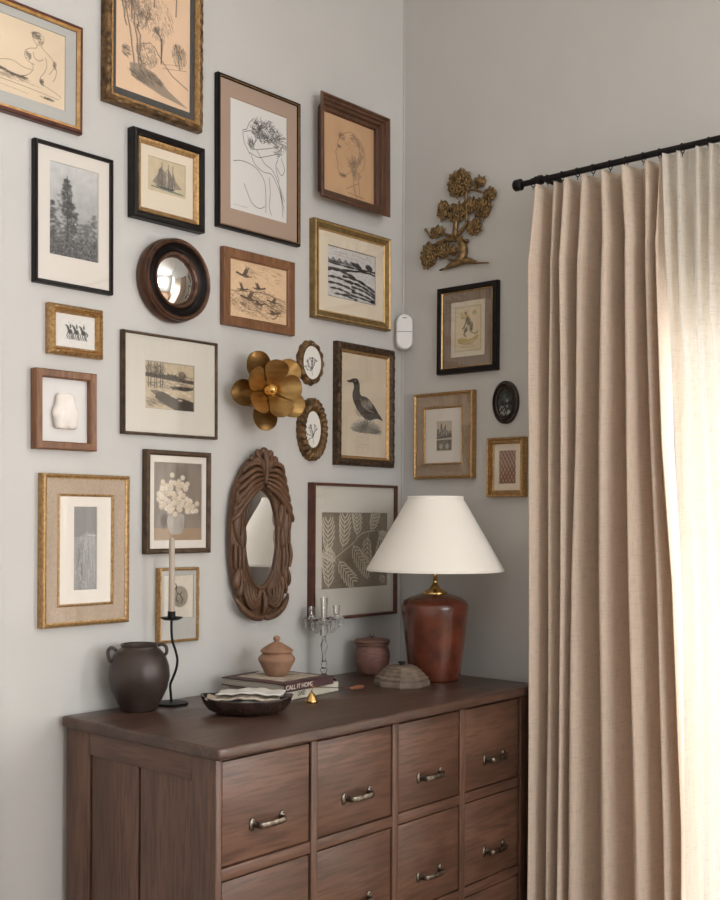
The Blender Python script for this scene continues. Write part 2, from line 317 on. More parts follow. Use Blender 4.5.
# ------------------------------------------------------------------ picture-painting (flat prints as fine coloured mesh)
class Cv:
    def __init__(s, w, h, bg, res=.0012):
        s.w, s.h = w, h; s.W = max(24, int(w/res)); s.H = max(24, int(h/res))
        s.a = np.ones((s.H, s.W, 3))*np.array(bg)/255.; s.rng = np.random.RandomState(int(w*1e4+h*1e5) % 99991)
        s.y0, s.ys = 0., 1.
        s.yy, s.xx = np.mgrid[0:s.H, 0:s.W]; s.xx = (s.xx+.5)/s.W; s.yy = (s.yy+.5)/s.H
    def mix(s, m, c, sl=None):
        c = np.array(c)/255.
        if sl is None: s.a += (c-s.a)*m[..., None]
        else: s.a[sl] += (c-s.a[sl])*m[..., None]
    def line(s, pts, wd=1.0, c=(40, 38, 36), al=.9, wob=0, sm=False):
        """pts in 0..1 (x right, y down); wd in mm"""
        if sm: pts = [(p.x, p.y) for p in smooth_path([(x, y, 0) for x, y in pts], 5)]
        P = [(x*s.w*1000, (s.y0+s.ys*y)*s.h*1000) for x, y in pts]
        wd *= 1.25; al = min(1, al*1.25); px = s.w*1000/s.W; r = wd/2+px*.5
        for (x0, y0), (x1, y1) in zip(P, P[1:]):
            i0 = max(0, int((min(x0, x1)-r)/px)); i1 = min(s.W, int((max(x0, x1)+r)/px)+2)
            j0 = max(0, int((min(y0, y1)-r)/px)); j1 = min(s.H, int((max(y0, y1)+r)/px)+2)
            if i1 <= i0 or j1 <= j0: continue
            sl = (slice(j0, j1), slice(i0, i1)); X = s.xx[sl]*s.w*1000; Y = s.yy[sl]*s.h*1000
            dx, dy = x1-x0, y1-y0; t = np.clip(((X-x0)*dx+(Y-y0)*dy)/(dx*dx+dy*dy+1e-9), 0, 1)
            d = np.hypot(X-x0-t*dx, Y-y0-t*dy)
            m = np.clip((r-d)/px, 0, 1)*al*min(1, wd/px*1.1); s.mix(m, c, sl)
    def blob(s, cx, cy, rx, ry, c, al=1, soft=.3, ang=0, rough=0):
        X = (s.xx-cx)*s.w; Y = (s.yy-s.y0-s.ys*cy)*s.h; ca, sa = math.cos(ang), math.sin(ang)
        u = (X*ca+Y*sa)/(rx*s.w); v = (-X*sa+Y*ca)/(ry*s.w)
        d = np.hypot(u, v)
        if rough: d = d+rough*(s.noise(60)-.5)
        s.mix(np.clip((1-d)/soft, 0, 1)*al, c)
    def poly(s, pts, c, al=1, sm=False):
        if sm: pts = [(p.x, p.y) for p in smooth_path([(x, y, 0) for x, y in pts+[pts[0]]], 6)]
        pts = [(x, s.y0+s.ys*y) for x, y in pts]; m = np.zeros((s.H, s.W), bool); n = len(pts)
        for i in range(n):
            x0, y0 = pts[i]; x1, y1 = pts[(i+1) % n]
            if y0 == y1: continue
            cr = ((y0 > s.yy) != (y1 > s.yy)) & (s.xx < (x1-x0)*(s.yy-y0)/(y1-y0)+x0); m ^= cr
        s.mix(m*float(al), c); return m
    def noise(s, f, sy=None, seed=0):
        """smooth value noise 0..1 with f cells across"""
        r = np.random.RandomState(int(f*7)+seed); fy = max(2, int((sy or f)*(1 if sy else s.h/s.w))); f = max(2, int(f))
        g = r.rand(fy+2, f+2); X = s.xx*f; Y = s.yy*fy; i = X.astype(int); j = Y.astype(int); u = X-i; v = Y-j
        u = u*u*(3-2*u); v = v*v*(3-2*v)
        return (g[j, i]*(1-u)+g[j, i+1]*u)*(1-v)+(g[j+1, i]*(1-u)+g[j+1, i+1]*u)*v
    def grain(s, f, amp, sy=None): s.a += ((s.noise(f, sy)-.5)*amp)[..., None]
    def hatch(s, cx, cy, rx, ry, n, ang, ln, c=(60, 55, 50), al=.5, wd=.9, spread=.2):
        for _ in range(n):
            t = s.rng.rand()*2*PI; q = math.sqrt(s.rng.rand()); x = cx+math.cos(t)*q*rx; y = cy+math.sin(t)*q*ry
            a = ang+s.rng.randn()*spread; l = ln*(.5+s.rng.rand())
            s.line([(x-math.cos(a)*l/2, y-math.sin(a)*l/2), (x+math.cos(a)*l/2, y+math.sin(a)*l/2)], wd, c, al)
    def caption(s, x0, x1, y, c=(120, 112, 104), al=.5):
        x = x0
        while x < x1:
            l = .012+.02*s.rng.rand(); s.line([(x, y), (x+l, y)], 1.1, c, al); x += l+.012
    def build(s, parent, cx, cz, depth, name='print'):
        a = np.clip(s.a, 0, 1); a = np.where(a <= .04045, a/12.92, ((a+.055)/1.055)**2.4)
        H, W = s.H, s.W
        xs = np.linspace(-s.w/2, s.w/2, W)+cx; zs = np.linspace(s.h/2, -s.h/2, H)+cz
        co = np.empty((H, W, 3)); co[..., 0] = xs[None]; co[..., 1] = -depth; co[..., 2] = zs[:, None]
        me = bpy.data.meshes.new(name); me.vertices.add(H*W); me.vertices.foreach_set('co', co.ravel())
        idx = np.arange(H*W).reshape(H, W)
        q = np.stack([idx[1:, :-1], idx[1:, 1:], idx[:-1, 1:], idx[:-1, :-1]], -1).reshape(-1, 4)
        me.loops.add(q.size); me.loops.foreach_set('vertex_index', q.ravel()); me.polygons.add(len(q))
        me.polygons.foreach_set('loop_start', np.arange(0, q.size, 4)); me.polygons.foreach_set('loop_total', np.full(len(q), 4))
        me.update(calc_edges=True)
        at = me.color_attributes.new('ink', 'FLOAT_COLOR', 'POINT'); cc = np.ones((H*W, 4), np.float32); cc[:, :3] = a.reshape(-1, 3)
        at.data.foreach_set('color', cc.ravel())
        return link(name, me, PRINT, parent)

# ------------------------------------------------------------------ frames
def sweep(parent, name, w, h, prof, mats, cx=0, cz=0, seg=1, bump=None, smooth=False):
    """prof: [(inset, depth)...]; mats: list of (material) with prof_mat index per segment"""
    bm = bmesh.new(); rings = []
    for j, (t, d) in enumerate(prof):
        X, Z = w/2-t, h/2-t; cs = [(-X, -Z), (X, -Z), (X, Z), (-X, Z)]; ring = []
        for k in range(4):
            (xa, za), (xb, zb) = cs[k], cs[(k+1) % 4]
            ns = seg if seg == 1 else max(2, int(seg*(w if k % 2 == 0 else h)))
            for i in range(ns):
                u = i/ns; dd = d+(bump(j, u, ns, k) if bump else 0)
                ring.append(bm.verts.new((xa+(xb-xa)*u+cx, -dd, za+(zb-za)*u+cz)))
        rings.append(ring)
    n = len(rings[0])
    for j in range(len(prof)-1):
        for i in range(n):
            f = bm.faces.new((rings[j][i], rings[j][(i+1) % n], rings[j+1][(i+1) % n], rings[j+1][i]))
            f.material_index = prof[j+1][2] if len(prof[j+1]) > 2 else 0
    return from_bm(name, bm, mats, parent, smooth) if not smooth else from_bm(name, bm, mats, parent, angle=40)
_sweep = sweep
def sweep(parent, name, w, h, prof, mats, **k):
    pr = prof
    P2 = [(p[0], p[1]) for p in pr]; idx = [p[2] if len(p) > 2 else 0 for p in pr]
    o = _sweep(parent, name, w, h, P2, mats, **k)
    if any(idx):
        n = len(o.data.polygons)//(len(pr)-1)
        mi = np.repeat(idx[1:], n).astype(np.int32); o.data.polygons.foreach_set('material_index', mi)
    return o
def mat_ring(parent, w, h, ow, oh, ocx, ocz, d, m, name='mat', t=.0025):
    """mat board of outer size w,h (centred) with an opening, bevelled"""
    bm = bmesh.new()
    def ring(x0, x1, z0, z1, y): return [bm.verts.new(p) for p in ((x0, y, z0), (x1, y, z0), (x1, y, z1), (x0, y, z1))]
    A = ring(-w/2, w/2, -h/2, h/2, -d+t); B = ring(-w/2, w/2, -h/2, h/2, -d)
    C = ring(ocx-ow/2-.001, ocx+ow/2+.001, ocz-oh/2-.001, ocz+oh/2+.001, -d); D = ring(ocx-ow/2, ocx+ow/2, ocz-oh/2, ocz+oh/2, -d+t)
    for P, Q in ((A, B), (B, C), (C, D), (D, A)):
        for i in range(4): bm.faces.new((P[i], P[(i+1) % 4], Q[(i+1) % 4], Q[i]))
    return from_bm(name, bm, m, parent)
def place(wall, cx, cz, tilt, label, cat='picture', name='framed_picture', gap=.001):
    """wall L: x=cx on y=0 ; wall R: distance cx from the corner on x=0"""
    o = thing(name, (cx, -gap, cz) if wall == 'L' else (-gap, -cx, cz), label, cat)
    o.rotation_mode = 'XYZ'
    o.matrix_world = Matrix.Translation(o.location) @ Matrix.Rotation(0 if wall == 'L' else -PI/2, 4, 'Z') @ Matrix.Rotation(math.radians(tilt), 4, 'Y')
    return o
def pane(root, w, h, d, cx=0, cz=0):
    bm = bmesh.new(); bbox(bm, (cx-w/2, -d, cz-h/2), (cx+w/2, -d+.0015, cz+h/2)); from_bm('glass', bm, GLASS, root)
def picture(wall, cx, cz, w, h, d, label, prof, mats, sight, tilt=0, mat=None, art=None, bg=(225, 215, 200), glass=True, paint=None, seg=1, bump=None, smooth=False, slip=None, slipmat=None, artmargin=0, res=.0012):
    """sight=(moulding width, depth of the mat); art=(left, top, w, h) from the outer corner"""
    root = place(wall, cx, cz, tilt, label)
    sweep(root, 'frame', w, h, prof, mats, seg=seg, bump=bump, smooth=smooth)
    sw, sd = sight; iw, ih = w-2*sw, h-2*sw
    if art is None: ax, az, aw, ah = 0, 0, iw, ih
    else: ax = -w/2+art[0]+art[2]/2; az = h/2-art[1]-art[3]/2; aw, ah = art[2], art[3]
    if mat is not None:
        if slip:
            sx0, st, sw2, sh2 = slip; mx = -w/2+sx0+sw2/2; mz = h/2-st-sh2/2
            mat_ring(root, iw+.004, ih+.004, sw2, sh2, mx, mz, sd, mat)
            sweep(root, 'slip', sw2+.004, sh2+.004, [(0, sd-.002), (0, sd+.003), (.003, sd+.0045), (.006, sd+.002), (.008, sd-.004)], slipmat, cx=mx, cz=mz)
        else:
            mat_ring(root, iw+.004, ih+.004, aw, ah, ax, az, sd, mat)
    cv = Cv(aw, ah, bg, res)
    if paint: paint(cv)
    cv.build(root, ax, az, sd-.003 if mat is not None else sd)
    bm = bmesh.new(); ins = prof[0][0]+.004; bbox(bm, (-w/2+ins, -.004, -h/2+ins), (w/2-ins, 0, h/2-ins)); from_bm('backing_board', bm, BLACKW if False else PAGES, root)
    if glass: pane(root, iw+.004, ih+.004, sd+.0025)
    return root
def std(d, wd, inner, lip=.6, mi=(0, 0, 0)):
    """simple rounded moulding profile"""
    return [(0, 0), (0, d*.8), (.0015, d), (wd*.35, d*1.0), (wd*.7, d*.9), (wd, d*lip), (wd, inner-.004)]

# ---- painters
K = (42, 38, 36)
def P_nude(c):
    c.grain(6, .03); g = (122, 106, 90); d = (84, 74, 64)
    def L(p, w_=1.1, q=g, al=.6): c.line(p, w_, q, al, sm=True)
    L([(.74, .10), (.735, .17), (.76, .235), (.79, .24), (.82, .20), (.82, .12), (.78, .08), (.74, .10)], 1)
    c.hatch(.765, .13, .035, .05, 60, .6, .025, d, .5, .9, 1); c.hatch(.80, .20, .02, .03, 20, 1.2, .02, g, .5, .9, .8)
    L([(.77, .24), (.765, .29), (.72, .32), (.68, .37), (.67, .44), (.70, .50), (.75, .52)]); L([(.80, .24), (.83, .29), (.88, .35), (.915, .42), (.90, .50), (.87, .58)])
    L([(.69, .40), (.72, .44), (.705, .48)], 1.4, d); c.hatch(.70, .42, .02, .05, 24, .7, .02, d, .5, 1, .6)
    L([(.74, .36), (.75, .43), (.79, .45), (.82, .41)]); L([(.84, .38), (.85, .48), (.83, .58), (.80, .66), (.80, .74)]); L([(.73, .52), (.74, .58), (.72, .64), (.69, .69)])
    L([(.91, .42), (.93, .50), (.92, .60), (.90, .66)]); c.hatch(.915, .44, .012, .06, 20, 1.5, .03, d, .5, 1, .3)
    L([(.69, .69), (.62, .74), (.55, .72), (.48, .69), (.42, .70), (.36, .76), (.28, .80)], 1.6, d, .6); L([(.73, .60), (.66, .60), (.57, .56), (.48, .60), (.38, .66), (.24, .70)])
    for x, y in ((.43, .70), (.50, .715), (.58, .735), (.65, .735)): c.hatch(x, y, .035, .018, 22, .25, .04, d, .5, 1.1, .3)
    L([(.80, .74), (.86, .77), (.92, .80), (.97, .84)], 1.1); c.hatch(.81, .73, .015, .05, 26, 1.4, .03, d, .55, 1.1, .3)
    L([(.05, .80), (.30, .84), (.55, .84), (.80, .86), (.95, .88)]); L([(.1, .88), (.4, .90), (.7, .93)], 1, g, .4); c.hatch(.86, .91, .05, .012, 30, .1, .03, d, .5, 1, .5)
    c.hatch(.60, .78, .2, .03, 40, .2, .06, g, .3, 1, .2)
def P_trees(c):
    c.y0, c.ys = .50, .50
    c.grain(5, .03); g = (74, 64, 56); r = c.rng
    c.blob(.22, .13, .10, .09, (96, 86, 78), .55, .8, .5, .5); c.blob(.32, .22, .09, .06, (90, 80, 72), .5, .8, .9, .5)
    for x0, y0, x1, y1 in ((.10, .02, .24, .74), (.16, -.05, .22, .3), (.22, .2, .30, .75), (.06, .1, .14, .38), (.27, .25, .33, .72)):
        m = 8; pts = [(x0+(x1-x0)*i/m+.01*r.randn(), y0+(y1-y0)*i/m) for i in range(m+1)]
        c.line(pts, 2.2, g, .7); c.line([(x+.012, y) for x, y in pts], 1, g, .5)
    def br(x, y, a, l, n):
        x1, y1 = x+math.cos(a)*l, y-math.sin(a)*l*.9; c.line([(x, y), (x1, y1)], .5+.35*n, g, .55)
        if n > 0:
            for _ in range(3): br(x1, y1, a+r.randn()*.42, l*.72, n-1)
    for x, y, l, n in ((.60, .52, .1, 4), (.60, .62, .12, 2), (.84, .55, .07, 4), (.12, .3, .08, 3), (.40, .32, .07, 3), (.2, .1, .07, 3)): br(x, y, PI/2+r.randn()*.1, l, n)
    c.line([(.60, .62), (.60, .38)], 3, g, .8)
    c.blob(.86, .46, .12, .13, (130, 112, 94), .35, .9, 0, .6); c.hatch(.85, .48, .1, .12, 140, 1.2, .03, g, .4)
    c.poly([(.18, .72), (.30, .70), (.52, .74), (.70, .86), (.98, .97), (.60, .93), (.20, .84)], (130, 118, 104), .7)
    c.hatch(.40, .81, .22, .06, 160, .5, .06, g, .4)
    c.line([(.50, .48), (.62, .60), (.75, .70), (.97, .78)], 2.4, g, .6); c.line([(.34, .5), (.45, .46), (.52, .50)], 1.6, g, .6)
    c.hatch(.40, .60, .14, .12, 160, .9, .04, g, .45, .9, .7); c.hatch(.14, .62, .05, .06, 60, .4, .04, g, .5)
    for x in (.15, .35, .55, .75, .9): br(x, -.35+.1*r.rand(), PI/2+.2*r.randn(), .12, 4)
    for x in (.2, .5, .8): c.line([(x, .1), (x+.02, -.4)], 3, g, .6)
    c.hatch(.30, .16, .16, .2, 200, 1.3, .05, g, .45, 1, .6); c.hatch(.56, .2, .2, .2, 160, 1.2, .05, g, .3, 1, .5)
    c.line([(.62, .66), (.95, .60)], 1, g, .5); c.line([(.62, .62), (.9, .56)], 1, g, .4)
def P_embrace(c):
    k = (52, 50, 50); r = c.rng
    for _ in range(260):
        t = r.rand()*2*PI; q = .3+.7*r.rand(); x = .62+.25*q*math.cos(t); y = .20+.10*q*math.sin(t); a = r.rand()*6
        c.line([(x, y), (x+.035*math.cos(a), y+.02*math.sin(a)), (x+.05*math.cos(a+1.2), y+.03*math.sin(a+1.2))], .9, k, .6)
    for _ in range(120):
        t = r.rand()*2*PI; x = .87+.12*math.cos(t)*r.rand(); y = .28+.13*math.sin(t)*r.rand(); a = t+.8
        c.line([(x, y), (x+.05*math.cos(a), y+.025*math.sin(a))], .9, k, .6)
    L = [[(.40, .12), (.33, .17), (.28, .24), (.22, .26), (.24, .36), (.30, .42), (.34, .46)], [(.24, .27), (.36, .24), (.44, .28), (.42, .34)],
         [(.30, .36), (.40, .40), (.52, .38), (.70, .34), (.86, .30)], [(.34, .44), (.48, .46), (.62, .43), (.80, .38), (.92, .36)],
         [(.06, .565), (.20, .54), (.38, .55), (.52, .60), (.60, .68), (.62, .80), (.62, .95)], [(.24, .74), (.30, .82), (.38, .90), (.50, .93), (.60, .90)],
         [(.36, .46), (.44, .54), (.58, .58), (.72, .58), (.82, .66), (.90, .78), (.93, .95)], [(.46, .40), (.60, .50), (.74, .54), (.86, .66), (.96, .80)],
         [(.68, .62), (.70, .76), (.68, .88), (.72, .96)], [(.50, .16), (.50, .26), (.54, .32)], [(.60, .18), (.66, .22), (.64, .27), (.58, .30)],
         [(.54, .14), (.48, .22), (.46, .30), (.40, .36)], [(.90, .40), (.96, .50), (.90, .56), (.82, .50)], [(.84, .42), (.80, .50), (.86, .62)]]
    for l in L: c.line(l, 1.2, k, .8, sm=True)
    for i in range(8): c.line([(.84+.01*i, .62+.02*i), (.90+.008*i, .76+.02*i)], 1, k, .5)
    c.hatch(.36, .35, .05, .06, 40, 1, .05, k, .55, .9, .8)
    c.caption(.06, .30, .955)
def P_profile(c):
    c.grain(6, .04); k = (84, 66, 50)
    pr = [(.44, .18), (.36, .24), (.30, .33), (.31, .39), (.26, .47), (.29, .50), (.28, .56), (.31, .59), (.30, .66), (.36, .73), (.46, .72), (.54, .66)]
    c.line(pr, 1.3, k, .6, sm=True)
    c.line([(.44, .18), (.56, .14), (.68, .18), (.78, .28), (.82, .42), (.80, .55), (.74, .62)], 1.2, k, .5, sm=True)
    for _ in range(170):
        t = c.rng.rand()*PI*1.1-PI*.55; q = .6+.4*c.rng.rand(); x = .56+.24*q*math.cos(t); y = .38+.22*q*math.sin(t)
        a = t+PI/2; c.line([(x, y), (x+.05*math.cos(a), y+.04*math.sin(a))], .9, k, .4)
    c.hatch(.60, .56, .06, .13, 80, 1.4, .06, (70, 58, 48), .4, .7, .6); c.hatch(.66, .68, .08, .07, 60, 1, .05, (70, 58, 48), .4, .7, .8); c.hatch(.62, .38, .2, .18, 130, .9, .06, k, .25, .7, 1.2)
    for q in range(5): c.line([(.46+.05*q, .50+.02*q), (.50+.05*q, .58), (.55+.03*q, .66)], .8, k, .35, sm=True)
    c.hatch(.40, .74, .07, .02, 40, .9, .03, k, .6); c.hatch(.38, .24, .07, .04, 40, .5, .03, k, .6, 1, 1)
    c.hatch(.33, .38, .03, .02, 18, .3, .03, k, .7)
    for a, b in (((.58, .60), (.62, .92)), ((.70, .72), (.72, .94)), ((.46, .90), (.70, .78)), ((.60, .80), (.66, .98)), ((.5, .94), (.8, .96))): c.line([a, b], 1.4, k, .65)
def P_fields(c):
    c.grain(40, .08); k = (40, 40, 42)
    for i in range(12): c.line([(c.rng.rand(), .03+.14*c.rng.rand()) for _ in range(1)]+[(c.rng.rand()*1, .05+.14*c.rng.rand())], 1, (130, 130, 130), .3)
    def band(y0, amp, ph, f, wd, x0=0, x1=1, sl=0):
        pts = [(x0+(x1-x0)*i/30, y0+sl*(i/30)+amp*math.sin(ph+f*i/30)) for i in range(31)]
        for k2 in range(len(pts)-1): c.line(pts[k2:k2+2], wd*(.5+.9*abs(math.sin(k2*.37+ph*3))), k, .9)
    for i in range(34):
        x = .02+.68*i/34; c.line([(x, .25+.03*math.sin(i)), (x+.01, .31)], 2.6, k, .75)
    c.blob(.60, .285, .12, .035, k, .9, .3, .2); c.blob(.86, .27, .09, .05, k, .85, .3, .2); c.blob(.15, .3, .18, .012, k, .8, .4)
    band(.33, .015, 0, 3, 4); band(.40, .03, 1, 4, 3, 0, .9); band(.40, .06, 2.3, 3, 3.4, .3, 1, .05)
    band(.50, .05, 3.6, 3.4, 6, 0, .55); band(.60, .09, 3.7, 2.6, 6, .32, 1, .14); band(.66, .06, 4.0, 2.4, 5, 0, .5)
    band(.66, .07, 3.5, 2.4, 6, .42, 1, .18); band(.80, .08, 4.2, 2, 5, 0, .55); band(.74, .06, 3.4, 2.4, 5, .5, 1, .16)
    band(.90, .08, 4.3, 2, 4, .06, .55); band(.84, .06, 3.4, 2.2, 5, .5, 1, .14); band(.97, .05, 4.3, 2, 4, .15, .6); band(.93, .05, 3.6, 2.2, 4, .35, 1, .06)
    for i in range(90):
        x = c.rng.rand(); y = .42+.55*c.rng.rand(); c.line([(x, y), (x+.05, y+.02)], .9, (110, 110, 112), .5)
    for l in ([(0, 0), (1, 0)], [(1, 0), (1, 1)], [(0, 1), (1, 1)], [(0, 0), (0, 1)]): c.line(l, 3, k, .9)
def P_geese(c):
    c.grain(60, .05); c.grain(8, .05); k = (88, 72, 58)
    c.hatch(.5, .70, .5, .25, 420, .25, .05, k, .35, 1, .5); c.hatch(.6, .18, .4, .15, 50, .15, .09, k, .25, 1, .3)
    def goose(x, y, z, f, up):
        T = lambda l: [(x+f*a*z, y+b*z*1.3) for a, b in l]
        c.poly(T([(-.5, .05), (-.2, -.08), (.15, -.06), (.3, .02), (.1, .12), (-.2, .14)]), k, .85, sm=True)
        c.line(T([(.2, .0), (.42, -.03), (.62, -.10), (.72, -.10)]), 3.0*z/.13, k, .85, sm=True); c.blob(x+f*.70*z, y-.12*z, .07*z, .05*z, (54, 44, 38), .9, .3)
        for q in ((-.05, 0), (.12, .02)):
            c.poly(T([(q[0]-.1, 0), (q[0]+.12, 0), (q[0]+.02-.1, -up*.35), (q[0]-.28, -up*.62), (q[0]-.34, -up*.52), (q[0]-.2, -up*.2)]), (76, 62, 52), .8)
        c.line(T([(-.45, .05), (-.62, .0)]), 2, k, .8)
    goose(.26, .25, .19, -1, 1); goose(.50, .43, .16, 1, .8); goose(.34, .64, .20, -1, .9); goose(.50, .70, .16, 1, .5); goose(.76, .62, .15, -1, .7); goose(.22, .50, .13, 1, 1.2); goose(.76, .82, .17, 1, .5)
    c.hatch(.4, .7, .25, .12, 120, .3, .05, k, .5, 1, .6); c.hatch(.8, .7, .16, .12, 90, .3, .05, k, .4, 1, .6)
    c.line([(.54, .72), (.62, .68), (.72, .72), (.84, .80), (.80, .90), (.74, .92)], 2.4, k, .8, sm=True)
    c.line([(.02, .55), (.3, .52), (.6, .50), (.98, .58)], 2, k, .5, sm=True); c.line([(.2, .72), (.3, .82), (.5, .84), (.66, .95)], 1.6, k, .5, sm=True)
def P_bird(c):
    c.grain(7, .03); k = (52, 46, 42)
    c.blob(.55, .725, .36, .15, (128, 122, 112), .9, .35, 0, .35); c.blob(.50, .70, .14, .07, (90, 86, 80), .6, .7, -.4, .4); c.blob(.78, .74, .12, .05, (96, 90, 84), .7, .7)
    c.poly([(.16, .755), (.95, .775), (.95, .83), (.1, .80)], c.a[3, 3]*255, 1)
    c.hatch(.55, .73, .33, .04, 80, .2, .06, (70, 66, 60), .5)
    c.poly([(.30, .235), (.36, .245), (.40, .30), (.40, .36), (.44, .40), (.56, .41), (.70, .47), (.82, .55), (.93, .625), (.85, .615), (.76, .615), (.62, .635), (.48, .61), (.36, .55), (.26, .46), (.24, .39), (.27, .33), (.25, .285), (.17, .285), (.11, .272), (.18, .26), (.23, .245)], k, .95, sm=True)
    c.hatch(.56, .48, .13, .045, 90, .75, .05, (176, 166, 152), .5, 1, .4); c.hatch(.42, .56, .12, .05, 60, .8, .04, (110, 102, 94), .5)
    c.line([(.42, .43), (.48, .50), (.62, .54), (.72, .55)], 1.5, (190, 180, 166), .7, sm=True); c.line([(.30, .36), (.29, .42)], 2, (110, 104, 96), .6)
    c.blob(.30, .262, .012, .012, (200, 190, 170), .9, .5)
    for x in (.52, .58): c.line([(x, .62), (x-.01, .68), (x-.05, .70)], 2.2, k, .9)
    c.caption(.40, .62, .875)
def fern(c, x, y, a, l, w0, col_):
    n = max(6, int(l*c.w/.0165)); asp = c.w/c.h; px, py = x, y; l *= .9
    for i in range(n):
        t = i/n; aa = a+.22*math.sin(t*2); nx, ny = px+math.cos(aa)*l/n, py-math.sin(aa)*l/n*asp
        c.line([(px, py), (nx, ny)], 1.8, col_, .9)
        wl = 1.65*w0*(.35+.65*math.sin(PI*min(1, .25+t*.7)))*(1 if t < .75 else (1.12-t)/.37)
        for sg in (-1, 1):
            b = aa+sg*.85; e = (nx+math.cos(b)*wl*.55, ny-math.sin(b)*wl*.55*asp); b2 = aa+sg*.45
            c.line([(nx, ny), e, (e[0]+math.cos(b2)*wl*.5, e[1]-math.sin(b2)*wl*.5*asp)], 3.6, col_, .9)
        px, py = nx, ny
def P_fern(c):
    c.grain(60, .06); c.grain(5, .08); f = (206, 198, 180)
    for x, y, a, l, w in ((.07, .56, 1.35, .36, .085), (.30, .50, 1.30, .36, .085), (.52, .34, 1.45, .26, .07), (.72, .26, 1.0, .26, .07), (.10, 1.02, 1.5, .40, .085), (.24, .60, -.95, .36, .08),
                          (.45, .40, -1.0, .44, .085), (.70, .28, -1.75, .36, .075), (.85, .24, -.6, .2, .06), (.80, .62, .9, .3, .06), (.22, .66, 2.4, .2, .06)): fern(c, x, y, a, l, w, f)
    c.line([(.05, .75), (.2, .6), (.45, .42), (.60, .28), (.80, .24)], 2.4, f, .8, sm=True)
    c.hatch(.92, .90, .04, .05, 20, 1.2, .04, f, .7, 1.4)
    c.line([(0, 0), (1, 0)], 3, (110, 98, 86), .6)
def P_figstudy(c):
    c.a *= .92+.16*c.noise(26)[..., None]; c.a *= (1.02-.12*c.yy)[..., None]*1
    c.poly([(0, 0), (1, 0), (1, .36), (0, .36)], (112, 112, 114), .8); c.line([(.6, .34), (1, .35)], 4, (180, 180, 182), .6)
    for i in range(60):
        t = i/60; x = .30+.16*math.sin(t*7)+.1*t; y = .34+.64*t; c.blob(x+.08*c.rng.randn(), y, .07, .05, (188, 190, 194), .45, .9, c.rng.rand()*3)
    c.hatch(.5, .7, .4, .3, 90, 1.4, .12, (92, 92, 96), .35, 1.1, .3); c.hatch(.7, .6, .3, .3, 60, 1.5, .2, (170, 172, 176), .3, 1.2, .2)
    c.caption(.6, .95, .985)
def P_bouquet(c):
    c.a *= .9+.2*c.noise(9, 5)[..., None]; c.poly([(0, .845), (1, .845), (1, 1), (0, 1)], (164, 138, 112), .9)
    c.blob(.85, .45, .2, .5, (112, 102, 90), .5, 1); c.blob(.22, .75, .10, .16, (70, 64, 60), .7, .6); c.blob(.5, .25, .35, .3, (98, 88, 78), .45, .9)
    c.poly([(.32, .66), (.28, .74), (.31, .86), (.38, .92), (.55, .92), (.61, .86), (.64, .74), (.60, .66)], (172, 166, 158), 1, sm=True); c.blob(.38, .78, .06, .12, (190, 184, 176), .6, .9); c.blob(.58, .80, .06, .13, (142, 136, 130), .5, .9)
    r = c.rng
    pts = [(.38, .16), (.60, .19), (.70, .27), (.52, .24)]
    for _ in range(75):
        t = r.rand()*2*PI; q = math.sqrt(r.rand()); pts.append((.44+.34*q*math.cos(t), .45+.22*q*math.sin(t)))
    for _ in range(12): pts.append((.10+.09*r.rand(), .25+.3*r.rand()))
    for _ in range(10): pts.append((.68+.24*r.rand(), .5+.14*r.rand()))
    for x, y in pts:
        w_ = r.rand(); cc = (226-16*w_, 216-22*w_, 202-30*w_); c.blob(x, y+.012, .066, .06, (150, 136, 120), .5, .6); c.blob(x, y, .058, .052, cc, .95, .4)
        c.blob(x+.005, y+.004, .014, .012, (170, 148, 116), .7, .6)
def P_ball(c):
    c.grain(10, .03)
    c.blob(.54, .50, .30, .30, (150, 140, 126), .95, .12); c.blob(.46, .42, .2, .2, (186, 176, 162), .6, .9)
    c.blob(.60, .62, .22, .18, (118, 110, 100), .5, .9)
    for l in ([(.40, .30), (.46, .42), (.56, .46), (.60, .40)], [(.46, .44), (.42, .58), (.48, .62)], [(.56, .48), (.64, .56), (.60, .66)], [(.44, .28), (.40, .20)]): c.line(l, 2.6, (62, 56, 50), .8)
    c.blob(.42, .30, .04, .04, (60, 54, 48), .8, .4)
    c.hatch(.5, .5, .3, .2, 40, 1, .06, (90, 82, 74), .4)
def P_horses(c):
    k = (52, 56, 58); c.grain(30, .03)
    for x in (.32, .48, .66):
        c.blob(x+.05, .52, .07, .06, k, .95, .35, .1); c.blob(x, .42, .035, .07, k, .95, .4, -.4); c.blob(x-.04, .35, .035, .02, k, .95, .4, .5)
        c.blob(x+.06, .36, .025, .06, k, .9, .4)
        for q in (-.01, .04, .09, .12): c.line([(x+q, .56), (x+q-.02, .66), (x+q+.01, .72)], 1.8, k, .8)
    c.line([(.78, .5), (.82, .56), (.80, .62)], 2, k, .8); c.hatch(.5, .74, .3, .01, 20, 0, .05, (120, 118, 114), .6)
    c.hatch(.5, .25, .3, .1, 14, 0, .02, (150, 148, 144), .4)
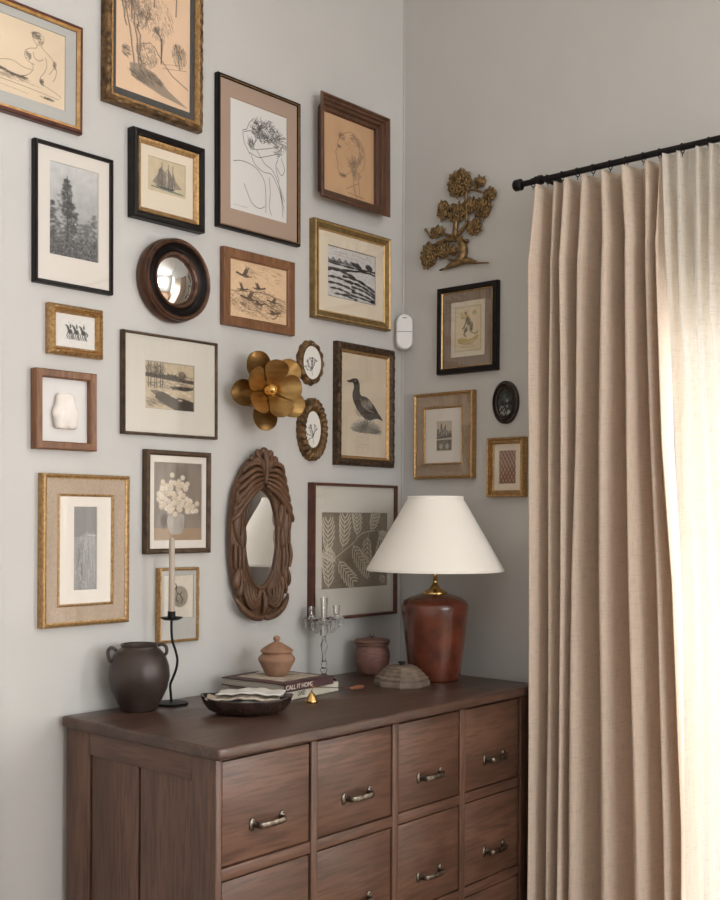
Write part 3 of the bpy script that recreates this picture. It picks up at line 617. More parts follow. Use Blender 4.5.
def P_river(c):
    k = (58, 52, 48); c.a *= .95+.1*c.noise(30)[..., None]
    c.poly([(0, .24), (.3, .27), (.6, .24), (.8, .32), (1, .33), (1, .41), (.6, .38), (.3, .35), (0, .33)], k, .85)
    c.hatch(.5, .28, .5, .05, 120, 1.5, .05, k, .7)
    for x in (.07, .12, .2, .24, .31, .36): c.line([(x, .02), (x+.01*math.sin(x*50), .55)], 1.8, k, .75); c.hatch(x, .18, .05, .12, 24, 1.2, .06, k, .5)
    c.hatch(.75, .22, .08, .06, 60, 1.4, .05, k, .5)
    c.hatch(.5, .48, .5, .08, 110, .1, .06, k, .4, 1, .6)
    c.poly([(.22, .66), (.35, .62), (.55, .70), (.8, .74), (1, .80), (1, 1), (.62, 1), (.45, .92), (.30, .84), (.2, .76)], k, .85)
    c.poly([(.1, .62), (.25, .6), (.4, .66), (.35, .72), (.2, .70)], (88, 80, 72), .7); c.hatch(.75, .52, .22, .04, 60, -.15, .1, k, .6, 1.6)
    for x, y in ((.55, .70), (.62, .73), (.45, .64), (.8, .62), (.9, .66), (.72, .78)): c.blob(x, y, .06, .014, (216, 206, 188), .9, .4, .1)
    c.hatch(.2, .86, .2, .1, 70, .4, .08, (110, 100, 90), .5); c.hatch(.85, .88, .12, .1, 60, 1.4, .12, (34, 30, 28), .6)
    for l in ([(0, 0), (1, 0)], [(1, 0), (1, 1)], [(0, 1), (1, 1)], [(0, 0), (0, 1)]): c.line(l, 1.8, k, .8)
def P_forest(c):
    n = c.noise(8)*.5+c.noise(20)*.3+c.noise(50)*.2
    base = 150+50*(1-c.yy)+30*(n-.5); c.a = np.repeat((base/255)[..., None], 3, 2)
    r = c.rng
    def tree(cx, y0, y1, wd, cc, n_):
        for _ in range(n_):
            t = r.rand(); y = y0+(y1-y0)*t; x = cx+r.randn()*wd*(.25+.75*t); c.blob(x, y, .05, .03, cc, .5, .9, 0)
    tree(.36, .16, .55, .10, (58, 58, 58), 190); tree(.40, .4, .8, .16, (54, 54, 54), 150); tree(.06, .42, .95, .07, (58, 58, 58), 120); tree(.5, .6, .78, .3, (70, 70, 70), 90)
    tree(.9, .48, .85, .10, (88, 88, 88), 90); tree(.75, .6, .85, .10, (96, 96, 96), 50)
    c.line([(.36, .12), (.37, .8)], 2.4, (60, 60, 60), .6); c.line([(.45, .3), (.44, .78)], 1.8, (70, 70, 70), .5)
    m = np.clip((c.yy-.74)/.08, 0, 1); c.mix(m*.75, (72, 72, 72)); c.a += (((c.noise(46)-.5)*.34)*m)[..., None]
    c.hatch(.5, .88, .5, .09, 160, .3, .04, (138, 138, 138), .35, 1, .9); c.hatch(.5, .9, .5, .09, 120, .3, .04, (40, 40, 40), .4, 1, .9)
    c.blob(.53, .625, .022, .022, (220, 220, 220), .9, .5); c.blob(.50, .79, .03, .012, (190, 190, 190), .8, .6); c.blob(.60, .85, .03, .012, (180, 180, 180), .7, .6)
def P_ship(c):
    k = (76, 70, 66); c.grain(8, .04)
    c.poly([(.20, .80), (.30, .84), (.66, .86), (.74, .80)], (60, 62, 58), .9); c.poly([(.10, .83), (.35, .845), (.7, .86), (.96, .89), (.95, .93), (.6, .91), (.1, .87)], (86, 104, 96), .8)
    for x in (.38, .55, .67): c.line([(x, .08+.15*abs(x-.38)), (x, .8)], 1.5, k, .9)
    def sail(p, cc): c.poly(p, cc, .75); c.line(p+[p[0]], .9, k, .6)
    sail([(.38, .20), (.30, .32), (.24, .78), (.38, .78)], (104, 96, 90)); sail([(.39, .28), (.50, .40), (.50, .78), (.39, .78)], (128, 118, 110))
    sail([(.55, .20), (.48, .36), (.46, .78), (.55, .78)], (176, 166, 154)); sail([(.56, .25), (.65, .45), (.66, .78), (.56, .78)], (112, 104, 98))
    sail([(.67, .3), (.74, .55), (.90, .74), (.70, .78)], (140, 130, 120)); sail([(.36, .3), (.14, .72), (.22, .76)], (130, 120, 110))
    c.hatch(.5, .6, .25, .2, 60, 1.5, .08, k, .4)
def P_animal(c):
    k = (74, 68, 60); g = (176, 154, 92)
    for a, b, c_, d in ((.12, .10, .88, .90), (.135, .115, .865, .885)):
        for l in ([(a, b), (c_, b)], [(c_, b), (c_, d)], [(a, d), (c_, d)], [(a, b), (a, d)]): c.line(l, 1, (150, 140, 116), .7)
    c.mix(((c.xx > .13) & (c.xx < .87) & (c.yy > .11) & (c.yy < .89))*.45, (214, 196, 154)); c.grain(20, .03)
    c.hatch(.40, .26, .14, .07, 40, 1, .08, g, .6, 1.2, .9); c.hatch(.68, .22, .05, .05, 24, 1, .04, (150, 136, 96), .6, 1, .9)
    c.blob(.43, .22, .035, .03, k, .85, .5); c.blob(.52, .38, .085, .14, k, .85, .5, -.25, .3); c.blob(.60, .48, .06, .15, (58, 52, 48), .9, .5, .1); c.blob(.44, .52, .07, .10, k, .7, .6, .6)
    c.line([(.48, .30), (.40, .46), (.34, .50)], 3, k, .8); c.line([(.46, .52), (.38, .60), (.44, .64)], 3, k, .8); c.line([(.62, .58), (.74, .60), (.78, .56)], 2, k, .7, sm=True)
    c.hatch(.55, .45, .1, .14, 60, 1.2, .04, (190, 176, 146), .5)
    c.poly([(.22, .66), (.36, .66), (.56, .69), (.76, .63), (.80, .66), (.60, .74), (.36, .75), (.20, .72)], g, .75, sm=True); c.line([(.22, .74), (.40, .77), (.62, .76), (.78, .68)], 1.4, (130, 108, 60), .8, sm=True)
    c.caption(.35, .68, .79, (120, 110, 90)); c.caption(.28, .72, .83, (120, 110, 90))
def P_city(c):
    k = (60, 56, 54); c.grain(30, .04)
    c.poly([(.04, .5), (.06, .30), (.16, .26), (.20, .36), (.26, .34), (.28, .12), (.34, .06), (.38, .3), (.5, .26), (.58, .12), (.62, .3), (.78, .36), (.95, .32), (.96, .52)], k, .8)
    c.hatch(.5, .38, .42, .12, 70, 1.57, .08, (180, 172, 160), .6, 1.2, .1); c.poly([(.02, .52), (.98, .50), (.98, .58), (.02, .60)], k, .7); c.line([(.02, .60), (.98, .58)], 2.4, (200, 190, 176), .8)
    c.poly([(.03, .64), (.97, .62), (.96, .96), (.04, .97)], k, .75)
    for x in (.3, .68): c.blob(x, .84, .13, .16, (186, 176, 162), .9, .3)
    c.hatch(.5, .8, .45, .15, 60, 1.57, .08, (150, 140, 128), .5, 1, .1)
def P_lattice(c):
    for i in range(-8, 12):
        c.line([(i*.21, 0), (i*.21+.95, 1)], 2.2, (206, 170, 150), .75); c.line([(i*.21+.03, 1), (i*.21+.98, 0)], 2.0, (98, 74, 58), .8)
    c.hatch(.5, .5, .4, .4, 60, .4, .03, (176, 96, 76), .4, 1.5, 1)

def carved_bump(amp, f1=1.0):
    def b(j, u, ns, k):
        if j in (2, 3, 4): return amp*(.5*math.sin(u*ns*1.35*f1+j*1.1+k)+.5*math.sin(u*ns*.62*f1+j*2.0))
        return 0
    return b

thinp = lambda d, wd, inn: [(0, 0), (0, d*.75), (.002, d*.93), (wd*.3, d), (wd*.7, d*.97), (wd, d*.8), (wd, inn-.003)]
# ---- left wall pictures
picture('L', -1.635, 2.597, .50, .287, .022, 'reclining figure drawing in a mahogany frame with gold edge at the left border',
        [(0, 0), (0, .016), (.003, .022), (.010, .022), (.013, .018, 1), (.015, .020, 1), (.018, .016, 1), (.018, .009)], [REDW, GOLD2], (.018, .013), 0, M_GREY, (.086, .040, .363, .195), (226, 206, 178), paint=P_nude)
picture('L', -1.143, 2.905, .345, .672, .03, 'bare trees and path etching in the tall ornate gilt frame at the top',
        [(0, 0), (0, .018), (.003, .026), (.009, .030), (.016, .028), (.021, .020, 1), (.025, .023, 1), (.028, .018, 1), (.029, .012)], [OLDG, GOLD], (.029, .016), 0, M_DARK, (.040, .038, .262, .585), (232, 200, 168), paint=P_trees, seg=170, bump=carved_bump(.0022), smooth=True)
picture('L', -.729, 2.542, .352, .463, .02, 'black line drawing of two embracing figures with tan mat in thin black frame',
        [(0, 0), (0, .016), (.002, .02), (.007, .02), (.008, .017, 1), (.0095, .018, 1), (.011, .016), (.011, .009)], [BLACKW, GOLD], (.011, .012), -.4, M_TAN, (.055, .060, .242, .337), (226, 224, 222), paint=P_embrace)
picture('L', -.312, 2.659, .352, .346, .052, 'etched head in profile inside the deep stepped dark wood box frame',
        [(.034, 0), (.022, .030), (.001, .044), (0, .049), (.003, .052), (.008, .052), (.012, .046), (.018, .045), (.021, .036), (.028, .034), (.032, .022), (.040, .019), (.043, .008)], [WALNUT], (.043, .0085), -.6, None, None, (204, 164, 122), True, P_profile)
picture('L', -.295, 2.258, .392, .327, .028, 'black and white linocut of rolling fields in a wide dull gold frame',
        [(0, 0), (0, .022), (.002, .026), (.006, .028), (.010, .024, 1), (.026, .018), (.027, .019, 1), (.031, .014, 1), (.031, .009)], [OLIVE, GOLD2], (.029, .013), -.5, M_CREAM, (.077, .074, .246, .170), (206, 204, 202), paint=P_fields)
picture('L', -.728, 2.136, .305, .236, .02, 'etching of flying geese in a plain flat warm brown wood frame without mat',
        [(0, 0), (0, .018), (.002, .02), (.026, .018), (.030, .015), (.030, .008)], [BROWNF], (.030, .009), -.4, None, None, (214, 184, 150), False, P_geese)
picture('L', -.223, 1.821, .302, .418, .027, 'dark duck on a rock print in a carved dark frame with gilt edge',
        [(0, 0), (0, .018), (.003, .025), (.009, .027), (.017, .025), (.024, .018), (.026, .018, 1), (.034, .010, 1), (.034, .006)], [CARVE, GOLD], (.034, .009), 0, None, None, (206, 192, 170), True, P_bird, seg=170, bump=carved_bump(.002, 1.3), smooth=True)
picture('L', -.276, 1.320, .434, .458, .03, 'pale fern leaf print with wide mat in thin mahogany frame behind the lamp shade',
        [(0, 0), (0, .026), (.002, .03), (.008, .03), (.010, .024), (.010, .016)], [REDW], (.010, .017), 0, M_PALE, (.052, .099, .340, .256), (132, 120, 104), paint=P_fern)
picture('L', -1.365, 1.342, .276, .406, .026, 'narrow grey figure study in a large linen-matted gold double frame',
        [(0, 0), (0, .020), (.002, .024), (.006, .026), (.010, .022), (.013, .021), (.013, .014)], [GOLD], (.013, .018), 0, M_LINEN, (.100, .087, .072, .223), (140, 140, 142), paint=P_figstudy, slip=(.050, .055, .172, .296), slipmat=GOLD)
# white paper sheet inside that frame is its own mat: replaced below
picture('L', -1.047, 1.475, .241, .298, .022, 'cream flower bouquet painting in brown wood frame above the taper candle',
        thinp(.022, .015, .013), [BRZW], (.015, .013), 0, M_OFFW, (.033, .035, .176, .224), (132, 122, 112), paint=P_bouquet)
picture('L', -1.043, 1.176, .149, .218, .018, 'small print of a grey ball in a thin gilt frame behind the candlestick',
        [(0, 0), (0, .012), (.002, .017), (.005, .018), (.008, .015), (.009, .014), (.009, .009)], [GOLD], (.009, .012), .3, M_GREY, (.022, .023, .108, .124), (212, 204, 190), paint=P_ball, seg=170,
        bump=lambda j, u, ns, k: (.0018*abs(math.sin(u*ns*.33)) if j in (2, 3, 4) else 0), smooth=True)
picture('L', -1.399, 1.926, .169, .133, .026, 'tiny print of three dark horses in an ornate gold frame',
        [(0, 0), (0, .016), (.003, .019), (.006, .024), (.010, .026), (.013, .019), (.016, .022), (.020, .018), (.023, .010)], [GOLD], (.023, .010), -.4, None, None, (222, 220, 216), True, P_horses, seg=260,
        bump=lambda j, u, ns, k: (.0016*math.sin(u*ns*1.5) if j in (2, 3, 4) else 0), smooth=True)
TORSO = picture('L', -1.432, 1.712, .188, .209, .026, 'white plaster torso relief in a square brown wood shadow box',
        [(0, 0), (0, .023), (.003, .026), (.018, .025), (.021, .022), (.021, .006)], [BROWNF], (.021, .0075), -.4, None, None, (216, 214, 212), False, None)
picture('L', -1.074, 1.809, .345, .290, .02, 'small snowy river etching with very wide pale grey mat in thin bronze frame',
        thinp(.02, .008, .012), [BRZW], (.008, .012), -.4, M_PALE, (.080, .078, .178, .134), (190, 174, 148), paint=P_river)
picture('L', -1.405, 2.225, .244, .371, .02, 'dark grey forest engraving with white mat in tall thin black frame at the left',
        [(0, 0), (0, .016), (.002, .02), (.006, .02), (.008, .015), (.011, .014), (.011, .010)], [BLACKW], (.011, .012), -.3, M_OFFW, (.048, .047, .150, .242), (150, 150, 150), paint=P_forest)
picture('L', -1.094, 2.396, .260, .249, .032, 'small sailing ship print in thick black frame with gold inner moulding',
        [(0, 0), (0, .026), (.003, .030), (.010, .032), (.017, .027), (.020, .022), (.021, .024, 1), (.026, .022, 1), (.034, .016, 1), (.036, .011, 1)], [BLACKW, GOLD], (.036, .013), -.4, M_CREAM, (.062, .064, .135, .095), (204, 188, 158), paint=P_ship)
# ---- right wall pictures
picture('R', .297, 2.087, .253, .303, .022, 'small seated animal print with brown silk mat in a black frame under the brass tree',
        [(0, 0), (0, .018), (.002, .022), (.016, .022), (.019, .018), (.020, .019, 1), (.023, .015, 1), (.023, .009)], [BLACKW, GOLD2], (.023, .012), .2, M_SILK, (.055, .055, .143, .191), (212, 202, 184), paint=P_animal)
picture('R', .200, 1.723, .258, .303, .026, 'small cityscape print with linen mat in a gold double frame, just above the lamp shade',
        [(0, 0), (0, .020), (.002, .024), (.006, .026), (.009, .022), (.012, .021), (.012, .014)], [GOLD], (.012, .018), 0, M_LINEN, (.097, .100, .068, .106), (190, 178, 160), paint=P_city, slip=(.045, .052, .166, .200), slipmat=GOLD)
picture('R', .463, 1.605, .147, .199, .03, 'small lattice pattern print in a stepped gold frame, nearest the curtain',
        [(0, 0), (0, .026), (.002, .030), (.007, .028), (.009, .022), (.015, .024), (.018, .016), (.022, .013), (.022, .009)], [GOLD], (.022, .011), .2, M_CREAM, (.041, .044, .065, .110), (146, 116, 96), paint=P_lattice)
# white paper mounts inside the two slip frames
for o in list(bpy.data.objects):
    if o.get('label', '').startswith('narrow grey figure'):
        mat_ring(o, .164, .288, .072, .223, -.002, .0045, .0165, M_OFFW, 'paper_mount', .0012)
    if o.get('label', '').startswith('small cityscape'):
        mat_ring(o, .158, .192, .068, .106, .002, -.0015, .0165, M_OFFW, 'paper_mount', .0012)
# plaster torso (sub-part sculpted by voxel remesh)
bm = bmesh.new()
for c, s in (((0, -.016, .030), (.030, .012, .022)), ((0, -.016, .012), (.032, .015, .030)), ((0, -.016, -.008), (.041, .016, .032)), ((-.0165, -.018, -.028), (.0195, .015, .034)), ((.0165, -.018, -.028), (.0195, .015, .034)), ((0, -.021, -.010), (.022, .013, .034))):
    ball(bm, c, 1, 3, s)
for q in [v for v in bm.verts if v.co.z < -.049]: q.co.z = -.049
for q in [v for v in bm.verts if v.co.z > .046]: q.co.z = .046
geom = bm.verts[:]+bm.edges[:]+bm.faces[:]
o = from_bm('plaster_torso', bm, PLASTER, TORSO, smooth=True)
o['label'] = 'white plaster torso fragment'
rm = o.modifiers.new('remesh', 'REMESH'); rm.mode = 'VOXEL'; rm.voxel_size = .0018; rm.use_smooth_shade = True
sm = o.modifiers.new('smooth', 'SMOOTH'); sm.iterations = 16; sm.factor = .6

# ------------------------------------------------------------------ round and oval wall pieces
def polar(parent, name, m, n, steps, inner, outer, height, back=True):
    """relief ring: inner/outer(theta)->(x,z) ; height(theta,t)->depth"""
    bm = bmesh.new(); rows = []
    for j in range(steps+1):
        t = j/steps; row = []
        for i in range(n):
            th = 2*PI*i/n; a = inner(th); b = outer(th)
            row.append(bm.verts.new((a[0]+(b[0]-a[0])*t, -height(th, t), a[1]+(b[1]-a[1])*t)))
        rows.append(row)
    row = [bm.verts.new((v.co.x, 0, v.co.z)) for v in rows[-1]]; rows.append(row)
    row = [bm.verts.new((v.co.x, 0, v.co.z)) for v in rows[0]]; rows.append(row)
    rows.append(rows[0])
    for a, b in zip(rows, rows[1:]):
        for i in range(n): bm.faces.new((a[i], a[(i+1) % n], b[(i+1) % n], b[i]))
    return from_bm(name, bm, m, parent, angle=55)
def ellip(a, b, cx=0, cz=0): return lambda th: (cx+a*math.cos(th), cz+b*math.sin(th))
def disc(parent, name, m, a, b, d, dome=0, n=48, cz=0, cx=0):
    bm = bmesh.new(); prev = None; rings = 14
    cen = bm.verts.new((cx, -d-dome, cz))
    for j in range(1, rings+1):
        t = j/rings; row = [bm.verts.new((cx+a*t*math.cos(2*PI*i/n), -d-dome*(1-t*t), cz+b*t*math.sin(2*PI*i/n))) for i in range(n)]
        for i in range(n):
            if prev is None: bm.faces.new((cen, row[i], row[(i+1) % n]))
            else: bm.faces.new((prev[i], row[i], row[(i+1) % n], prev[(i+1) % n]))
        prev = row
    return from_bm(name, bm, m, parent, smooth=True)

# convex mirror
RM = place('L', -1.074, 2.114, 0, 'round convex mirror in a thick dark brown and black turned wood frame', 'mirror', 'convex_mirror')
hp = [(0, .026), (.05, .031), (.10, .034), (.16, .030), (.2, .026), (.3, .024), (.45, .030), (.6, .040), (.68, .043), (.74, .046), (.84, .049), (.9, .046), (.97, .036), (1, .02)]
def prof_h(pl):
    def f(th, t):
        for (a, x), (b, y) in zip(pl, pl[1:]):
            if t <= b: return x+(y-x)*(t-a)/(b-a)
        return pl[-1][1]
    return f
RR = .121
bm = bmesh.new(); pl = [(.072, .022), (.073, .031), (.076, .036), (.080, .036), (.083, .031), (.088, .028), (.095, .031), (.102, .040), (.105, .044)]
ax = Matrix.Rotation(PI/2, 4, 'X')   # z axis -> -y
lathe(bm, [(r, h) for r, h in pl], 72, ax=ax, mi=0)
lathe(bm, [(.105, .044), (.108, .049), (.113, .050), (.117, .046), (.118, .038), (.115, .034), (.118, .028), (.121, .022), (.121, .008), (.118, 0)], 72, ax=ax, mi=1)
lathe(bm, [(.072, .030), (.0745, .0385), (.079, .0385), (.0815, .033)], 72, ax=ax, mi=1)
from_bm('frame', bm, [BLACKW, material('bronzed_brown_rim', rgb(96, 62, 42), .3, .3, var=rgb(64, 40, 28), vscale=30)], RM, angle=50)
disc(RM, 'mirror_glass', MIRROR, .0735, .0735, .028, .022)

def botanical(c):
    k = (86, 86, 84); r = c.rng
    for _ in range(9):
        a = PI/2+r.randn()*.7; x, y = .5, .72; pts = [(x, y)]
        for s in range(4): x += math.cos(a)*.09; y -= math.sin(a)*.09; a += r.randn()*.3; pts.append((x, y)); c.blob(x+.03*r.randn(), y, .05, .025, k, .6, .5, r.rand()*3)
        c.line(pts, 1, k, .8, sm=True)
        c.blob(x, y, .06, .05, (100, 100, 98), .7, .5)
    c.line([(.5, .70), (.52, .88)], 1.4, k, .8)
def oval_print(root, a, b, d, bg, paint):
    cv = Cv(2*a, 2*b, bg, .0011); paint(cv)
    # keep only cells inside the ellipse
    o = cv.build(root, 0, 0, d); bm = bmesh.new(); bm.from_mesh(o.data)
    dl = [f for f in bm.faces if (f.calc_center_median().x/a)**2+(f.calc_center_median().z/b)**2 > 1.0]
    bmesh.ops.delete(bm, geom=dl, context='FACES'); bm.to_mesh(o.data); bm.free(); return o
OA = place('L', -.489, 1.943, 0, 'upper, smaller scalloped oval botanical print beside the brass flower light', name='oval_picture')
n_s = 13
polar(OA, 'frame', OLDG, 156, 14, ellip(.0425, .0535), lambda th: ((.0615+.0018*math.cos(n_s*th))*math.cos(th), (.0745+.0018*math.cos(n_s*th))*math.sin(th)),
      lambda th, t: .008+.012*math.sin(PI*min(1, t*1.05))**.7+(.0028*math.cos(n_s*th)*(t**.6)*math.sin(PI*min(1, t)) if t > .2 else 0)+(.004 if .05 < t < .2 else 0)-.006*t)
oval_print(OA, .0440, .0550, .0125, (224, 222, 216), botanical)
OB = place('L', -.485, 1.723, 0, 'lower, larger fluted oval botanical print beside the brass flower light', name='oval_picture')
def hb(th, t):
    fl = .5+.5*math.cos(26*th+5*t)
    if t < .14: return .012+.006*math.sin(PI*t/.14)
    return .014+.020*math.sin(PI*(.12+.75*(t-.14)/.86))**.9*(.75+.25*fl)-.002*t
polar(OB, 'frame', OLDG, 312, 18, ellip(.0355, .0585), lambda th: ((.064+.0012*math.cos(26*th+5))*math.cos(th), (.103+.0014*math.cos(26*th+5))*math.sin(th)), hb)
oval_print(OB, .0370, .0600, .0155, (224, 222, 216), botanical)
OC = place('R', .453, 1.823, 0, 'tiny oval dark picture in a black brown oval frame on the right wall', name='oval_picture')
polar(OC, 'frame', material('dark_oval_frame', rgb(58, 44, 38), .35, .1, var=rgb(36, 27, 24), vscale=40), 96, 12, ellip(.0315, .047), ellip(.0505, .072), lambda th, t: .010+.012*math.sin(PI*t)+.003*math.cos(4*PI*t))
def dim_group(c):
    c.grain(14, .2); r = c.rng
    c.blob(.45, .35, .2, .3, (96, 112, 92), .7, .8); c.blob(.62, .45, .12, .14, (180, 180, 176), .7, .7)
    for _ in range(14): c.blob(.2+.6*r.rand(), .62+.3*r.rand(), .07, .10, (196, 194, 190), .7, .5, r.rand())
    for _ in range(10): c.blob(.2+.6*r.rand(), .5+.4*r.rand(), .05, .09, (34, 34, 34), .7, .5, r.rand())
oval_print(OC, .0325, .048, .009, (52, 56, 54), dim_group)

# carved oval mirror
CM = place('L', -.724, 1.375, 0, 'tall oval wall mirror in a heavily carved brown wood leaf frame', 'mirror', 'carved_mirror')
def souter(th):
    c_, s_ = math.cos(th), math.sin(th); e = 2/2.35
    x = .128*math.copysign(abs(c_)**e, c_); z = .250*math.copysign(abs(s_)**e, s_)
    if s_ > 0: x *= 1-.10*max(0, s_-.5)/.5
    return (x, z)
polar(CM, 'frame', CARVW, 200, 14, ellip(.071, .155, 0, -.005), souter, lambda th, t: .013+.010*math.sin(PI*min(1, t*1.1)*.9)**.6 if t > 0 else .013)
bm = bmesh.new(); Yc = -.024
el = [(.074*math.cos(2*PI*i/64), -.017, -.005+.158*math.sin(2*PI*i/64)) for i in range(65)]; tube(bm, el, .0052, 8, k=1, cap=False)
for s_ in (-1, 1):
    for k in range(6):      # feathered wings sweeping from the crest to the shoulders
        e0 = (.086+.0085*k, .205-.030*k)
        tube(bm, [(s_*.008, Yc-.004, .212-.011*k), (s_*(.040+.004*k), Yc-.009, .226-.020*k), (s_*(e0[0]-.018), Yc-.007, e0[1]+.014), (s_*e0[0], Yc, e0[1]-.004), (s_*(e0[0]+.002), Yc+.004, e0[1]-.012)], [.006, .0105, .0105, .008, .003], 8, k=4, flat=.8)
    for k in range(3):      # small frills at the crown
        tube(bm, [(s_*.004, Yc-.004, .185+.01*k), (s_*(.016+.008*k), Yc-.012, .222+.006*k), (s_*(.030+.012*k), Yc-.004, .252-.010*k)], [.004, .009, .005], 8, k=4)
    ball(bm, (s_*.026, Yc-.002, .256), .014, 2, (1, .6, 1)); ball(bm, (s_*.050, Yc, .240), .012, 2, (1, .6, 1))
    for (x, z, rx, rz, an) in ((.104, .040, .020, .066, -.10), (.083, .084, .014, .056, -.18), (.088, -.010, .014, .040, .0), (.100, .098, .013, .040, -.25), (.104, -.128, .017, .036, .25), (.092, -.158, .013, .030, .35)):
        ball(bm, (s_*x, Yc+.002, z), 1, 3, (rx, .0125, rz), rot=Matrix.Rotation(s_*-an, 3, 'Y'))
        tube(bm, [(s_*x, Yc-.011, z-rz*.6), (s_*(x-.002), Yc-.013, z), (s_*(x-.004), Yc-.009, z+rz*.7)], .0028, 6, k=3)
    for x, z0, z1 in ((.086, -.018, -.118), (.100, -.030, -.108), (.117, -.025, -.100)): tube(bm, [(s_*x, Yc, z0), (s_*(x+.002), Yc-.003, (z0+z1)/2), (s_*(x-.002), Yc, z1)], [.005, .007, .005], 8, k=4)
    for k in range(5):      # nested scrolls at the foot
        w_ = .080-.013*k
        tube(bm, [(s_*(w_+.004), Yc, -.135-.010*k), (s_*w_, Yc-.005, -.178-.004*k), (s_*(w_*.72+.006), Yc-.007, -.214+.006*k), (s_*(w_*.40+.010), Yc-.006, -.222+.010*k), (s_*.014, Yc-.004, -.205+.010*k)], [.004, .0065, .007, .006, .004], 8, k=4)
    tube(bm, [(s_*.116, Yc+.006, -.186), (s_*.104, Yc, -.204), (s_*.082, Yc-.003, -.228), (s_*.050, Yc-.005, -.248), (s_*.014, Yc-.004, -.256), (s_*.004, Yc, -.246)], [.003, .008, .011, .011, .009, .006], 10, k=4)
tube(bm, [(0, Yc-.006, .165), (0, Yc-.013, .215), (0, Yc-.004, .262)], [.006, .012, .010], 10, k=4); ball(bm, (0, Yc-.002, .264), .013, 2, (1.3, .7, 1))
tube(bm, [(0, Yc-.004, -.175), (0, Yc-.010, -.215), (0, Yc-.004, -.245)], [.005, .010, .007], 10, k=4)
from_bm('carving', bm, CARVW, CM, angle=60)
disc(CM, 'mirror_glass', MIRROR, .0715, .156, .0115, 0, cz=-.005)
CM.matrix_world = Matrix.Translation((-.724, -.008, 1.375)) @ Matrix.Rotation(math.radians(2.4), 4, 'Z') @ Matrix.Diagonal((1.04, 1, 1, 1))

# brass flower sconce
FS = place('L', -.745, 1.822, 0, 'brass flower wall light with layered spoon-shaped petals and round bulb', 'wall light', 'flower_wall_light')
bm = bmesh.new(); lathe(bm, [(0, .0), (.045, 0), (.045, .006), (.040, .010), (.014, .014), (.010, .020), (.010, .055), (.030, .060), (.034, .066), (0, .068)], 36, ax=ax)
from_bm('wall_mount', bm, BRASS, FS, angle=40)
AXF = Matrix.Translation((0, -.062, 0)) @ Matrix.Rotation(math.radians(-22), 4, 'Z') @ Matrix.Rotation(PI/2, 4, 'X')
def petal(ang, ln, wd, lift, z0, curl):
    bm = bmesh.new(); nu, nv = 20, 10; top = []
    for side in (0, .0016):
        g = []
        for i in range(nu+1):
            u = math.sin(PI/2*i/nu); row = []
            q_ = min(1, u/.62); half = wd*(.26+.74*(q_*q_*(3-2*q_)))*(1 if u < .62 else math.sqrt(max(0, 1-((u-.62)/.38)**2))*.999+.001)
            for j in range(nv+1):
                v = j/nv*2-1; r = .012+ln*u*math.cos(lift)-curl*u*u*.4; y = half*v
                z = z0+ln*u*math.sin(lift)-curl*u*u+.26*half*v*v*(1 if u < .95 else .8)+side
                row.append(bm.verts.new((r, y, z)))
            g.append(row)
        top.append(g)
    for g in top:
        for i in range(nu):
            for j in range(nv): bm.faces.new((g[i][j], g[i+1][j], g[i+1][j+1], g[i][j+1]))
    a, b = top
    for i in range(nu):
        for j in (0, nv): bm.faces.new((a[i][j], a[i+1][j], b[i+1][j], b[i][j]))
    for i in (0, nu):
        for j in range(nv): bm.faces.new((a[i][j], a[i][j+1], b[i][j+1], b[i][j]))
    bmesh.ops.transform(bm, matrix=AXF @ Matrix.Rotation(ang, 4, 'Z'), verts=bm.verts)
    from_bm('petal', bm, BRASS, FS, angle=60)
for i in range(5): petal(math.radians(116+72*i), .124, .041, math.radians(20), -.004, .006)
for i in range(5): petal(math.radians(80+72*i), .108, .038, math.radians(40), .014, .012)
bm = bmesh.new(); lathe(bm, [(0, .01), (.014, .012), (.016, .022), (.012, .034), (0, .036)], 24); bmesh.ops.transform(bm, matrix=AXF, verts=bm.verts); from_bm('bulb_socket', bm, BRASSP, FS, smooth=True)
bm = bmesh.new(); ball(bm, AXF @ Vector((0, 0, .050)), .0165, 3); from_bm('light_bulb', bm, BRASSP, FS, smooth=True)['label'] = 'round mirrored gold bulb'

# brass tree on the right wall
BT = place('R', .248, 2.44, 0, 'brass relief of a gnarled little tree with leafy clumps on the right wall', 'wall ornament', 'tree_wall_ornament')
bm = bmesh.new(); Y = -.012
for l, r0, r1 in (([(.0189, -.1171), (.0317, -.081), (.0236, -.0501), (-.0027, -.0246), (-.003, .0137), (.0074, .0374)], .017, .007), ([(.0078, -.0221), (.0286, -.0044), (.0492, .009), (.0647, -.0021)], .007, .005),
                ([(.044, .0141), (.0438, .0437), (.0408, .1117), (.0639, .1241), (.115, .1017)], .006, .004), ([(-.0027, -.0288), (-.0291, -.0202), (-.0613, -.0063)], .007, .005), ([(.0026, -.0382), (-.0291, -.033), (-.0611, -.0342), (-.0988, -.0432)], .009, .006),
                ([(-.1099, -.0155), (-.1209, -.0006), (-.1348, .0191)], .004, .004), ([(-.0711, -.1346), (-.0284, -.1271), (.0189, -.1171), (.0604, -.1276), (.1367, -.139)], .004, .003), ([(.0188, -.1086), (-.0074, -.1089), (-.0339, -.1006), (-.0527, -.0806)], .005, .004)):
    n = len(l); tube(bm, [(x, Y, z) for x, z in l], [r0+(r1-r0)*i/(n-1) for i in range(n)], 8, k=4)
tube(bm, [(-.05, Y+.002, -.132), (0, Y, -.120), (.045, Y, -.118), (.09, Y+.002, -.132)], [.004, .014, .012, .004], 8, k=4)
ball(bm, (-.1348, Y, .0191), .006, 2); ball(bm, (.045, Y, -.050), .008, 2)
random.seed(4)
for _ in range(26):
    t = random.random(); ball(bm, (.022+random.uniform(-.012, .014), Y-.008, -.115+.08*t), random.uniform(.003, .005), 1, (1, 1, 2.4))
from_bm('trunk', bm, TREEB, BT, smooth=True)
